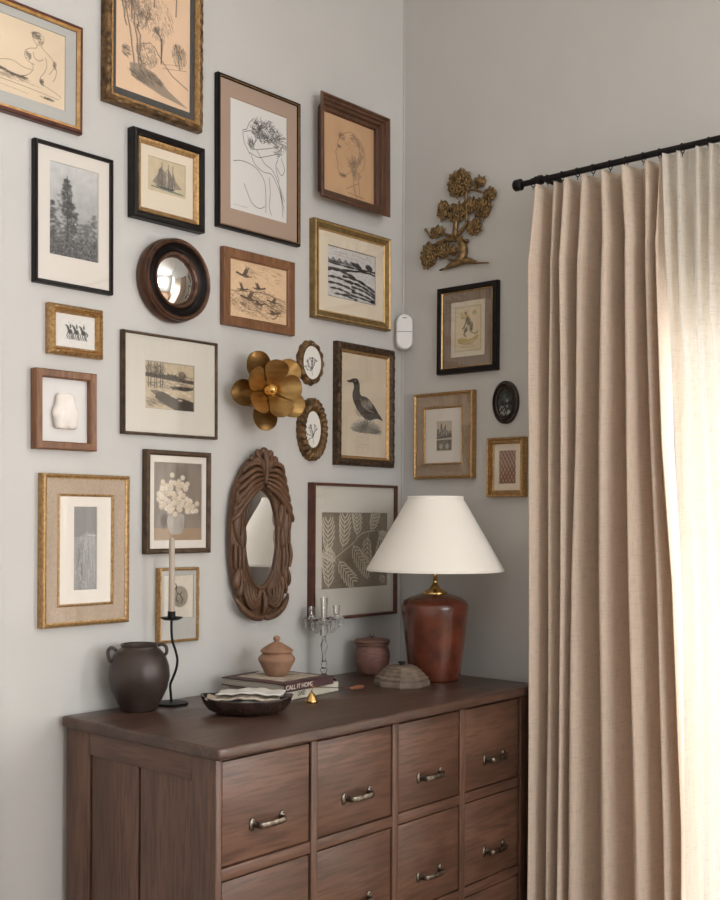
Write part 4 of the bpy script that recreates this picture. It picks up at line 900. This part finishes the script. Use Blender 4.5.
for cx, cz, rx, rz in [(0.0118, 0.1554, 0.0526, 0.0492), (0.097, 0.1428, 0.0263, 0.0171), (0.1401, 0.0928, 0.0263, 0.0214), (0.1102, 0.0526, 0.0368, 0.0385), (-0.0564, 0.0745, 0.0263, 0.0342), (0.002, 0.0554, 0.0421, 0.0342), (0.0591, 0.0704, 0.0315, 0.0257), (0.075, -0.0081, 0.0315, 0.0257), (-0.0829, 0.0016, 0.0289, 0.0193), (-0.1204, -0.0745, 0.0368, 0.0471), (-0.0555, -0.0673, 0.0368, 0.0257), (-0.0129, -0.074, 0.0131, 0.0128)]:
    bm = bmesh.new(); rx *= 1.1; rz *= 1.1; ball(bm, (cx, -.008, cz), 1, 2, (rx*.85, .008, rz*.85))
    k = int(14+rx*rz*14000)
    for i in range(k):
        a = 2.399*i; q = math.sqrt((i+.5)/k)*.88; x, z = cx+rx*q*math.cos(a), cz+rz*q*math.sin(a); an = random.uniform(-.9, .9)
        ball(bm, (x, -.010-.010*(1-q*q), z), 1, 1, (random.uniform(.0045, .0065), .0045, random.uniform(.009, .013)), rot=Matrix.Rotation(an, 3, 'Y'))
    from_bm('foliage', bm, TREEB, BT, smooth=True)

# corner motion sensor
MS = thing('motion_sensor', (-.031, -.031, 2.10), 'white plastic motion sensor mounted high in the room corner', 'sensor', rot=(0, 0, -PI/4))
bm = bmesh.new()
def capsule(bm, w_, h_, d_, y0, z0=0, rad=None, n=10):
    rad = rad or w_/2*.98; pts = []
    for cx_, cz_, a0 in ((w_/2-rad, h_/2-rad, 0), (-(w_/2-rad), h_/2-rad, PI/2), (-(w_/2-rad), -(h_/2-rad), PI), (w_/2-rad, -(h_/2-rad), 1.5*PI)):
        for i in range(n+1): a = a0+PI/2*i/n; pts.append((cx_+rad*math.cos(a), cz_+rad*math.sin(a)+z0))
    vs = [bm.verts.new((x, y0, z)) for x, z in pts]; f = bm.faces.new(vs); r = bmesh.ops.extrude_face_region(bm, geom=[f])
    nv = [v for v in r['geom'] if isinstance(v, bmesh.types.BMVert)]; bmesh.ops.translate(bm, vec=(0, -d_, 0), verts=nv)
    fs = [g for g in r['geom'] if isinstance(g, bmesh.types.BMFace)]; es = list({e for q in fs for e in q.edges})
    bmesh.ops.bevel(bm, geom=es, offset=.008, segments=4, profile=.6, affect='EDGES')
capsule(bm, .060, .126, .038, .018)
from_bm('housing', bm, PLAST, MS, angle=35)
bm = bmesh.new(); bbox(bm, (-.027, -.0208, -.0005), (.027, -.0196, .0008)); from_bm('seam', bm, DARK, MS)
bm = bmesh.new(); bbox(bm, (-.008, -.0212, .048), (.008, -.0196, .051), .0005, 1); from_bm('logo_bar', bm, PEWTER, MS)

# ------------------------------------------------------------------ curtains
RODZ = 2.502; ROD_D = .122
rod = thing('curtain_rod', (-ROD_D, -1.6, RODZ), 'thin black metal curtain rod with round end cap running along the right wall', 'curtain rod')
bm = bmesh.new(); tube(bm, [(0, 1.015, 0), (0, -1.6, 0)], .0095, 16, k=1); from_bm('rod', bm, BLACKM, rod, angle=40)
bm = bmesh.new(); lathe(bm, [(0, -.004), (.014, -.003), (.0185, .001), (.0185, .022), (.014, .027), (0, .028)], 24, c=(0, 1.015, 0), ax=Matrix.Rotation(-PI/2, 4, 'X')); from_bm('finial', bm, BLACKM, rod, angle=40)
for yy in (.950, -1.5):
    bm = bmesh.new(); bbox(bm, (-.006+ROD_D-.012, yy-.012, -.03), (ROD_D-.001, yy+.012, .03), .003); tube(bm, [(ROD_D-.01, yy, .012), (.02, yy, .012), (0, yy, .010)], .007, 10, k=2)
    lathe(bm, [(.0095, -.012), (.0145, -.012), (.0145, .012), (.0095, .012)], 20, c=(0, yy, 0), ax=Matrix.Rotation(PI/2, 4, 'X')); from_bm('bracket', bm, BLACKM, rod, angle=40)
def fold_curtain(name, ridges_by_z, edges, ztop, zbot, dfront, dback, m, label, cat, shear=.35, per=14, nz=60, seed=1, head=.085, lean=1, thick=True):
    """ridges_by_z: list of (z,[u...]) top to bottom; surface built on the right wall, u = distance from the corner"""
    rs = random.Random(seed); bm = bmesh.new(); rows = []
    n = len(ridges_by_z[0][1]); ph = [rs.uniform(0, 6) for _ in range(n+2)]; am = [rs.uniform(.85, 1.1) for _ in range(n+1)]
    def ridg(z):
        for (za, A), (zb, B) in zip(ridges_by_z, ridges_by_z[1:]):
            if z >= zb: t = (za-z)/(za-zb) if za != zb else 0; t = max(0, min(1, t)); return [a+(b-a)*t for a, b in zip(A, B)]
        return ridges_by_z[-1][1]
    for k in range(nz+1):
        z = ztop+(zbot-ztop)*(k/nz)**1.05; R = ridg(z); row = []
        hd = max(0, 1-(ztop-z)/head); amp = (1-.45*max(0, 1-(ztop-z)/.25)); pinch = math.exp(-((ztop-z-head)/.018)**2)
        for i in range(n-1):
            a, b = R[i], R[i+1]
            for j in range(per+(1 if i == n-2 else 0)):
                t = j/per; c_ = .5+.5*math.cos(2*PI*t); c_ = c_**(1.15 if thick else .7) if c_ > 0 else 0
                tt = t+shear*math.sin(2*PI*t)/(2*PI)*(1 if i % 2 else .8)
                u = a+(b-a)*tt+.004*math.sin(z*3+ph[i])*math.sin(PI*t)
                d = dback+(dfront-dback)*amp*c_*am[i if t < .5 else i+1]+.006*math.sin(z*2.2+ph[i]+t*4)*min(1, (ztop-z)*3)
                d += .016*math.cos(4*PI*t)*max(0, 1-(ztop-z)/.22)
                row.append(bm.verts.new((-max(.03, d), -u, z)))
        rows.append(row)
    for A, B in zip(rows, rows[1:]):
        for i in range(len(A)-1): bm.faces.new((A[i], A[i+1], B[i+1], B[i]))
    o = from_bm(name, bm, m, None, smooth=True); 
    if thick: s = o.modifiers.new('cloth_thickness', 'SOLIDIFY'); s.thickness = .0012
    tag(o, label, cat); return o
zT, zB = 2.49, .012
fold_curtain('linen_curtain', [(2.485, [.652, .712, .752, .812, .880, .948, 1.020, 1.068]), (2.25, [.656, .722, .760, .822, .912, .985, 1.040, 1.072]), (1.65, [.664, .720, .770, .815, .905, .990, 1.062, 1.098]),
             (1.25, [.664, .722, .772, .806, .905, 1.000, 1.080, 1.130]), (.55, [.662, .722, .765, .800, .915, 1.025, 1.105, 1.158]), (.01, [.660, .722, .765, .800, .925, 1.040, 1.115, 1.160])], None, 2.485, zB, .180, .055, LINEN,
             'opaque beige linen curtain with deep folds hanging beside the corner wall', 'curtain', shear=.30, per=26, nz=90, seed=5)
rd = []
u = 1.078; rs = random.Random(8); A = []
while u < 2.62: A.append(u); u += rs.uniform(.035, .06)
k_ = len(A); B = [a+.012+.004*math.sin(i*1.7) for i, a in enumerate(A)]; Cc = [1.150+(a-1.078)*(2.66-1.150)/(2.62-1.078)+.008*math.sin(i*2.3) for i, a in enumerate(A)]; Dd = [1.176+(a-1.078)*(2.68-1.176)/(2.62-1.078)+.010*math.sin(i*1.9) for i, a in enumerate(A)]
B[0] = 1.103; Cc[0] = 1.150; Dd[0] = 1.176
fold_curtain('sheer_curtain', [(2.49, A), (2.05, B), (1.2, Cc), (.01, Dd)], None, zT+.002, zB, .150, .095, SHEER, 'thin translucent pale linen curtain glowing in front of the window', 'curtain', shear=.3, per=8, nz=50, seed=3, head=.10, thick=False)
ORD = 'first second third fourth fifth sixth seventh eighth ninth tenth eleventh twelfth thirteenth'.split()
ring0 = None
ring_us = [.628, .682, .734, .788, .842, .900, .952, 1.008, 1.060, 1.13, 1.21, 1.29, 1.37]
for i, uu in enumerate(ring_us):
    if ring0 is None:
        bm = bmesh.new(); pts = [(.0135*math.cos(2*PI*k/20), 0, .0135*math.sin(2*PI*k/20)-.003) for k in range(21)]; tube(bm, pts, .0017, 6, k=1, cap=False)
        tube(bm, [(0, 0, -.0165), (.002, 0, -.021), (0, 0, -.026)], .0012, 6, k=3)
        ring0 = from_bm('curtain_ring', bm, BLACKM, None, smooth=True); r = ring0
    else: r = ring0.copy(); col.objects.link(r)
    r.location = (-ROD_D, -uu, RODZ); tag(r, 'small black metal curtain ring, %s from the round left end of the rod' % ORD[i], 'curtain ring', 'rings on the curtain rod')

# ------------------------------------------------------------------ dresser
DZ = .905
DR = thing('dresser', (-.76, -.31, 0), 'large dark brown wooden chest with a grid of drawers standing in the corner', 'chest of drawers')
DR_off = Vector((.76, .31, 0))
def dpart(name, boxes, m, bevel=.003, parent=None):
    bm = bmesh.new()
    for lo, hi in boxes: bbox(bm, Vector(lo)+DR_off, Vector(hi)+DR_off, bevel)
    return from_bm(name, bm, m, parent or DR, angle=45)
# top with worn rounded edge
bm = bmesh.new(); bbox(bm, Vector((-1.439, -.640, .876))+DR_off, Vector((-.079, -.016, DZ))+DR_off, .007, 3)
bmesh.ops.subdivide_edges(bm, edges=[e for e in bm.edges if e.calc_length() > .5], cuts=60)
rs = random.Random(2)
for v in bm.verts:
    p = v.co-DR_off
    if p.y < -.62 or p.x < -1.43: v.co += Vector((0, .0022*(math.sin(p.x*31)+math.sin(p.x*83+1)+.6*math.sin(p.x*147))*.5 if p.y < -.62 else 0, .0012*math.sin(p.x*57) if p.z < .88 else 0))
from_bm('top', bm, DTOP, DR, angle=50)
xl, xr, yf, yb = -1.427, -.100, -.617, -.022
dpart('post', [((xl, yf, 0), (xl+.020, yf+.085, .876))], DW_Z); dpart('post', [((xr-.058, yf, 0), (xr, yf+.085, .876))], DW_Z)
dpart('post', [((xl, yb-.10, 0), (xl+.024, yb, .876))], DW_Z); dpart('post', [((xr-.024, yb-.10, 0), (xr, yb, .876))], DW_Z)
dpart('side_rail', [((xl+.001, yf+.085, .815), (xl+.022, yb-.10, .876))], DW_Y); dpart('side_rail', [((xl+.001, yf+.085, .04), (xl+.022, yb-.10, .10))], DW_Y)
ym = (yf+.085+yb-.10)/2
dpart('side_panel', [((xl+.006, yf+.086, .095), (xl+.018, ym-.004, .82))], DW_Z); dpart('side_panel', [((xl+.006, ym+.004, .095), (xl+.018, yb-.106, .82))], DW_Z)
dpart('side_panel', [((xr-.018, yf+.085, .05), (xr-.006, yb-.10, .876))], DW_Z)
dpart('inner_shell', [((xl+.019, yf+.06, .05), (xl+.021, yb-.02, .874)), ((xl+.02, yb-.012, .04), (xr-.02, yb-.004, .874))], DARK, 0)
cols = [(-1.4065, -1.112), (-1.087, -.791), (-.764, -.480), (-.453, -.160)]
rows = [(.869, .620), (.590, .341), (.311, .062)]
bx = [((xl+.02, yf, .871), (xr-.058, yf+.03, .876))]
stiles = [((-1.111+.0005, yf, .03), (-1.0875, yf+.03, .8705)), ((-.7905, yf, .03), (-.7645, yf+.03, .8705)), ((-.4795, yf, .03), (-.4535, yf+.03, .8705))]
for s in stiles: dpart('stile', [s], DW_Z, .002)
for (za, zb) in ((.6195, .5905), (.3405, .3115), (.0615, .03)):
    for (a, b) in cols: dpart('rail', [((a-.002, yf+.002, zb), (b+.002, yf+.03, za))], DW_X, .002)
dpart('top_rail', bx, DW_X, 0)
def drawer_handle(par, cx, cz):
    bm = bmesh.new(); y0 = -.0005
    for s in (-1, 1):
        lathe(bm, [(0, .004), (.0095, .0038), (.0125, .002), (.0128, 0), (0, 0)], 24, c=(cx+s*.050, y0, cz), ax=Matrix.Rotation(PI/2, 4, 'X') @ Matrix.Diagonal((.78, 1.25, 1, 1)))
        for q in (-1, 1): ball(bm, (cx+s*.050, y0-.0042, cz+q*.009), .0026, 1, (1, .5, 1), mi=1)
    tube(bm, [(cx-.043, y0-.001, cz), (cx-.0425, y0-.016, cz), (cx-.038, y0-.024, cz), (cx-.024, y0-.0265, cz), (cx, y0-.027, cz), (cx+.024, y0-.0265, cz), (cx+.038, y0-.024, cz), (cx+.0425, y0-.016, cz), (cx+.043, y0-.001, cz)],
         .0026, 10, k=4, flat=3.0)
    o = from_bm('handle', bm, [PEWTER, BLACKM], par, smooth=True); o['label'] = 'aged metal bar handle on two oval plates'; return o
for ri, (zt, zb) in enumerate(rows):
    for ci, (a, b) in enumerate(cols):
        o = bpy.data.objects.new('drawer', None)
        bm = bmesh.new(); bbox(bm, Vector((a+.003, yf+.004, zb+.003))+DR_off, Vector((b-.003, yf+.022, zt-.003))+DR_off, .0025)
        bbox(bm, Vector((a+.012, yf+.022, zb+.012))+DR_off, Vector((b-.012, yb-.03, zt-.03))+DR_off)
        o = from_bm('drawer', bm, DW_X, DR, angle=40)
        hx = (-1.2600, -.9345, -.6215, -.3000)[ci]; h = drawer_handle(o, 0, 0); h.location = Vector((hx, yf+.004, zt-.166))+DR_off

# ------------------------------------------------------------------ things on the dresser
def P(u, v, z): return tuple(R_*u+F_*v+Vector((0, 0, z)))
# dark jar with two lug handles
J = thing('lug_handle_jar', (-1.245, -.094, DZ), 'round dark brown jar with two small loop handles on the chest', 'jar')
bm = bmesh.new()
lathe(bm, [(0, .002), (.045, .0), (.050, .004), (.052, .012), (.062, .030), (.076, .060), (.0825, .092), (.080, .122), (.070, .150), (.056, .166), (.049, .170), (.048, .175), (.052, .179), (.050, .181), (.045, .178), (.044, .168), (.055, .155), (.070, .120), (.072, .09), (.05, .03), (0, .02)], 64)
from_bm('body', bm, JARM, J, angle=60)
for s in (-1, 1):
    bm = bmesh.new(); c0 = (R_*s)
    if s < 0: c0 = (R_*-.92-F_*.39).normalized()
    pts = [c0*.062+Vector((0, 0, .164)), c0*.074+Vector((0, 0, .173)), c0*.084+Vector((0, 0, .166)), c0*.084+Vector((0, 0, .150)), c0*.077+Vector((0, 0, .134))]
    if s > 0: pts = [c0*.050+Vector((0, 0, .176)), c0*.062+Vector((0, 0, .180)), c0*.073+Vector((0, 0, .172)), c0*.074+Vector((0, 0, .157)), c0*.067+Vector((0, 0, .150))]
    tube(bm, [tuple(p) for p in pts], .0048, 10, k=5); from_bm('loop_handle', bm, JARM, J, smooth=True)
# wavy candlestick + candle
CS = thing('candlestick', (-1.126, -.085, DZ), 'tall black iron candlestick with a wavy stem and round base', 'candlestick')
bm = bmesh.new(); lathe(bm, [(0, .0), (.046, 0), (.047, .003), (.044, .006), (.006, .008), (0, .008)], 40); from_bm('base', bm, BLACKM, CS, angle=40)
bm = bmesh.new(); q = [(-.000, .007), (-.002, .03), (-.0035, .055), (.004, .075), (.013, .100), (.016, .125), (.011, .150), (.002, .178), (-.001, .205), (-.001, .236)]
tube(bm, [P(u, 0, z) for u, z in q], .0037, 10, k=4); from_bm('stem', bm, BLACKM, CS, smooth=True)
bm = bmesh.new(); lathe(bm, [(0, .236), (.020, .237), (.031, .243), (.0315, .245), (.020, .241), (.011, .240), (.011, .262), (.0095, .262), (.0095, .244), (0, .244)], 36, c=P(-.001, 0, 0)); from_bm('drip_cup', bm, BLACKM, CS, angle=40)
bm = bmesh.new(); lathe(bm, [(0, 0), (.0088, 0), (.0092, .01), (.0080, .215), (.006, .222), (.001, .226), (0, .226)], 24)
lathe(bm, [(.0007, .224), (.0007, .234), (0, .2345)], 6)
o = from_bm('taper_candle', bm, WAX, None, angle=50); o.location = Vector((-1.126, -.085, DZ+.2445))+Vector(P(-.001, 0, 0)); tag(o, 'tall unlit taupe taper candle standing in the black wavy candlestick', 'candle')

# books
def book(name, cx, cy, z, L_, W_, T, rot, cover, label, txt=None, txts=None, tm=None):
    """spine along local x on the -y side"""
    b = thing(name, (cx, cy, z), label, 'book', 'stacked books on the chest' if False else None, rot=(0, 0, rot))
    bm = bmesh.new(); bbox(bm, (-L_/2, -W_/2, 0), (L_/2, W_/2, .003), .0008, 1); bbox(bm, (-L_/2, -W_/2, T-.003), (L_/2, W_/2, T), .0008, 1); bbox(bm, (-L_/2, -W_/2, 0), (L_/2, -W_/2+.003, T), .0008, 1)
    from_bm('cover', bm, cover, b)
    bm = bmesh.new(); bbox(bm, (-L_/2+.004, -W_/2+.003, .003), (L_/2-.004, W_/2-.004, T-.003)); from_bm('pages', bm, PAGES, b)
    for (s, x, size) in txts or []:
        cu = bpy.data.curves.new('t', 'FONT'); cu.body = s; cu.size = size; cu.extrude = .0002; cu.align_y = 'CENTER'
        to = bpy.data.objects.new('t', cu); col.objects.link(to); dg = bpy.context.evaluated_depsgraph_get()
        me = bpy.data.meshes.new_from_object(to.evaluated_get(dg)); bpy.data.objects.remove(to)
        me.transform(Matrix.Translation((x, -W_/2-.0003, T/2)) @ Matrix.Rotation(PI/2, 4, 'X') @ Matrix.Diagonal((1.0 if len(s) > 5 else .62, 1, 1, 1)))
        link('spine_lettering', me, tm, b)
    return b
ROT = math.radians(5)
book('hardback_book', -.768, -.170, DZ+.0005, .262, .216, .029, ROT, CREAMB, 'cream white hardback book at the bottom of the two-book stack', txts=[('LAND', -.064, .021)], tm=INKD)
bk = book('hardback_book', -.800, -.178, DZ+.0300, .225, .246, .024, ROT, PLUM, 'plum brown hardback book with pale spine lettering on top of the cream book', txts=[('CALL IT HOME', -.108, .0185)], tm=INKW)
# pale cover picture and a loose sheet lie on the plum book
bm = bmesh.new(); bbox(bm, (-.075, -.085, .0241), (.095, .095, .0244)); from_bm('cover_picture', bm, PAPERM, bk)['label'] = 'pale picture printed on the cover'
bm = bmesh.new(); bbox(bm, (-.010, .005, 0), (.060, .075, .0025), .001, 1); o = from_bm('folded_card', bm, PAPER2, None); o.location = (-.760, -.150, DZ+.0546); o.rotation_euler = (0, 0, .5)
tag(o, 'small pale folded card lying on the plum book beside the lidded pot', 'card')
# terracotta lidded jar on books
T = thing('lidded_pot', (-.792, -.165, DZ+.0544), 'small terracotta pot with domed lid and knob standing on the books', 'pot')
bm = bmesh.new(); lathe(bm, [(0, 0), (.028, 0), (.033, .004), (.045, .026), (.054, .044), (.056, .050), (.053, .056), (.044, .066), (.040, .070), (0, .070)], 56); from_bm('body', bm, TERRA, T, angle=45)
bm = bmesh.new(); lathe(bm, [(0, .068), (.045, .069), (.049, .072), (.049, .076), (.042, .082), (.026, .092), (.014, .099), (.008, .101), (.0075, .104), (.011, .109), (.010, .115), (.005, .119), (0, .1195)], 56); from_bm('lid', bm, TERRA, T, angle=45)
# bowl with papers
BW = thing('serving_bowl', (-1.084, -.350, DZ), 'shallow oval glossy dark bowl heaped with folded papers near the front edge', 'bowl', rot=(0, 0, YAW-PI/2))
def oval(x, y): return lambda th: 1
bm = bmesh.new()
vs = lathe(bm, [(0, .0), (.070, 0), (.084, .003), (.104, .012), (.117, .026), (.1235, .040), (.1245, .043), (.1205, .043), (.112, .027), (.098, .015), (.07, .009), (0, .008)], 72)
for v in vs:
    v.co.z += .009*(abs(v.co.x)/.12)**3*(v.co.z/.043); v.co.y *= .64
from_bm('bowl_body', bm, BOWLM, BW, smooth=True)
rs = random.Random(11)
def sheet(cx, cy, z, L_, W_, rot, m, fold, label):
    bm = bmesh.new(); nx, ny = 22, 10; g = []
    for i in range(nx+1):
        r_ = []
        for j in range(ny+1):
            x = (i/nx-.5)*L_; y = (j/ny-.5)*W_; r_.append(bm.verts.new((x, y, .003*math.sin(x*46+fold*.4)+.002*math.sin(y*90+fold*.5+x*30)-(x/.12)**2*.004+.0015*math.sin(x*140+fold))))
        g.append(r_)
    for i in range(nx):
        for j in range(ny): bm.faces.new((g[i][j], g[i+1][j], g[i+1][j+1], g[i][j+1]))
    o = from_bm('folded_paper', bm, m, None, smooth=True); s = o.modifiers.new('thick', 'SOLIDIFY'); s.thickness = .004; s.offset = 0
    o.location = (cx, cy, z); o.rotation_euler = (0, 0, YAW-PI/2+rot); tag(o, label, 'paper'); return o
b0 = Vector((-1.084, -.350, 0))
for k, (u, v, z, L_, W_, r_, m, f, lb) in enumerate([(0, 0, .024, .110, .050, .03, PAPERM, 1, 'cream folded paper lying at the bottom of the dark bowl'), (.004, .002, .034, .140, .062, -.04, PAPER2, 2.4, 'pale grey folded paper in the middle of the bowl heap'),
     (-.010, .0, .046, .196, .086, .04, PAPERM, 3.3, 'cream crumpled paper near the top of the bowl heap'), (.010, .010, .059, .176, .080, -.10, PAPER2, 4.2, 'pale grey curled paper on top of the bowl heap')]):
    p = b0+R_*u+F_*v; sheet(p.x, p.y, DZ+z, L_, W_, r_, m, f, lb)
# crystal candelabra
CA = thing('crystal_candelabra', (-.500, -.085, DZ), 'clear cut crystal candelabra with three cups and hanging prisms behind the books', 'candelabra')
bm = bmesh.new(); lathe(bm, [(0, 0), (.040, 0), (.042, .004), (.034, .010), (.014, .016), (.008, .024), (.013, .034), (.008, .044), (.011, .056), (.007, .066), (.006, .085), (.010, .100), (.013, .112), (.009, .126), (.006, .136), (.008, .142), (.014, .146), (.012, .178), (.016, .182), (0, .184)], 12); from_bm('stem', bm, CRYST, CA)
def cup(u, z, rz=1.0):
    bm = bmesh.new(); c = P(u, 0, z)
    lathe(bm, [(0, 0), (.008, 0), (.024, .004), (.026, .008), (.010, .008), (.009, .014), (.012, .040*rz), (.0105, .040*rz), (.008, .016), (0, .014)], 16, c=c); from_bm('candle_cup', bm, CRYST, CA)
cup(0, .184, 2.1); cup(-.040, .196, 1.1); cup(.040, .200, 1.1)
for s in (-1, 1):
    bm = bmesh.new(); tube(bm, [P(s*.010, 0, .165), P(s*.024, 0, .158), P(s*.037, 0, .170), P(s*.040, 0, .198)], .0038, 8, k=5); from_bm('arm', bm, CRYST, CA, smooth=True)
for cx_, cz_ in ((-.040, .200), (.040, .204), (0, .188)):
    for a in range(5):
        t = 2*PI*a/5+.3; c = Vector(P(cx_, 0, cz_))+Vector((.023*math.cos(t), .023*math.sin(t), 0)); bm = bmesh.new()
        lathe(bm, [(0, 0), (.0022, -.004), (.0012, -.007), (.003, -.014), (.0035, -.024), (.0005, -.034), (0, -.034)], 6, c=c); from_bm('prism_drop', bm, CRYST, CA)
# candle snuffer
SN = thing('candle_snuffer', (-.838, -.355, DZ), 'long brass candle snuffer with bell and wooden handle in front of the books', 'candle snuffer')
bm = bmesh.new(); lathe(bm, [(.0165, 0), (.018, .002), (.0165, .008), (.012, .018), (.007, .026), (.004, .030), (0, .031), (0, .028), (.005, .024), (.010, .016), (.015, .005), (.0165, 0)], 28)
ball(bm, (0, 0, .033), .003, 2); from_bm('bell', bm, BRASSP, SN, smooth=True)
bm = bmesh.new(); tube(bm, [(0, 0, .032), (.003, 0, .042), (.002, 0, .052), (-.003, 0, .058)], .0014, 6, k=4); tube(bm, [(.002, 0, .045), (.10, .020, .030), (.218, .045, .013)], .0013, 6, k=4); from_bm('rod', bm, BRASS, SN, smooth=True)
bm = bmesh.new(); dr = Vector((.218, .045, -.0)).normalized(); M2 = Matrix.Translation((.214, .044, .0125)) @ Vector((dr.x, dr.y, -.06)).to_track_quat('Z', 'Y').to_matrix().to_4x4()
lathe(bm, [(0, 0), (.003, 0), (.005, .006), (.0042, .014), (.007, .034), (.0078, .054), (.005, .074), (.0035, .082), (0, .084)], 20, ax=M2); from_bm('handle', bm, HANDLEW, SN, smooth=True)['label'] = 'turned wooden handle'
# clay pot with lid
CP = thing('lidded_clay_pot', (-.278, -.100, DZ), 'squat reddish clay pot with flat lid and small dark knob against the wall', 'pot')
bm = bmesh.new(); lathe(bm, [(0, 0), (.040, 0), (.044, .003), (.048, .012), (.057, .034), (.0605, .058), (.059, .076), (.053, .092), (.051, .096), (.056, .098), (.058, .101), (.058, .106), (0, .106)], 56); from_bm('body', bm, TERRA2, CP, angle=45)
bm = bmesh.new(); lathe(bm, [(0, .1065), (.056, .1065), (.0605, .109), (.061, .113), (.057, .117), (.030, .121), (0, .122)], 56); from_bm('lid', bm, TERRA2, CP, angle=45)
bm = bmesh.new(); lathe(bm, [(0, .121), (.004, .121), (.0035, .125), (.0065, .129), (.006, .135), (0, .137)], 16); from_bm('knob', bm, PEWTER, CP, smooth=True)
# octagonal stepped box
OX = thing('octagonal_box', (-.406, -.334, DZ), 'low grey brown octagonal box with a stepped pyramid lid in front of the lamp', 'box', rot=(0, 0, .62))
bm = bmesh.new(); lathe(bm, [(0, 0), (.086, 0), (.089, .005), (.089, .016), (.085, .020), (0, .020)], 8); from_bm('body', bm, BOXM, OX)
bm = bmesh.new(); lathe(bm, [(0, .0202), (.080, .0202), (.080, .0235), (.084, .0235), (.084, .0275), (.074, .0345), (.070, .033), (.070, .036), (.073, .036), (.073, .0385), (.063, .0455), (.059, .044), (.059, .047), (.062, .047), (.062, .0495), (.052, .0555), (.048, .054), (.048, .057), (.051, .0575), (.049, .060), (.040, .063), (0, .064)], 8); from_bm('lid', bm, BOXM, OX)
bm = bmesh.new(); lathe(bm, [(0, .064), (.008, .064), (.007, .068), (.013, .071), (.012, .075), (0, .076)], 12); from_bm('knob', bm, BLACKM, OX, angle=40)
# table lamp
LP = thing('table_lamp', (-.232, -.331, DZ), 'large table lamp with a glossy reddish brown tapered base and wide white cone shade', 'table lamp')
bm = bmesh.new(); lathe(bm, [(0, 0), (.078, 0), (.083, .004), (.084, .012), (.096, .110), (.107, .200), (.111, .236), (.110, .246), (.102, .258), (.080, .270), (.052, .279), (.040, .282), (0, .283)], 72); from_bm('lamp_base', bm, LAMPB, LP, angle=60)
bm = bmesh.new(); lathe(bm, [(.041, .280), (.041, .286), (.034, .291), (.020, .298), (.012, .308), (.008, .316), (.007, .322), (.009, .326), (.007, .330), (.007, .345), (0, .346)], 36); from_bm('brass_cap', bm, BRASSP, LP, angle=50)
bm = bmesh.new(); lathe(bm, [(0, .345), (.014, .347), (.016, .352), (.016, .385), (.012, .392), (0, .392)], 24); ball(bm, (0, 0, .425), .030, 3, (1, 1, 1.15), mi=1); from_bm('socket', bm, [BRASS, PORC], LP, smooth=True)
bm = bmesh.new(); n = 96; zb_, zt_, rb, rt = .356, .600, .2235, .0905
lathe(bm, [(rb, zb_), (rb+.0015, zb_+.001), (rb+.0008, zb_+.009), (rb-.001, zb_+.010), (rt+.001, zt_-.009), (rt+.002, zt_-.008), (rt+.001, zt_), (rt-.001, zt_), (rt-.002, zt_-.005), (rb-.003, zb_+.004), (rb, zb_)], n)
from_bm('lamp_shade', bm, SHADE, LP, angle=30)
bm = bmesh.new()
for a in range(3): t = 2*PI*a/3+.4; tube(bm, [(0, 0, .590), (.089*math.cos(t), .089*math.sin(t), .600)], .0015, 6, k=1)
tube(bm, [(.016, 0, .385), (.040, 0, .43), (.030, 0, .52), (0, 0, .592)], .0015, 6, k=5); ball(bm, (0, 0, .594), .005, 2); from_bm('shade_harp', bm, BRASS, LP, smooth=True)
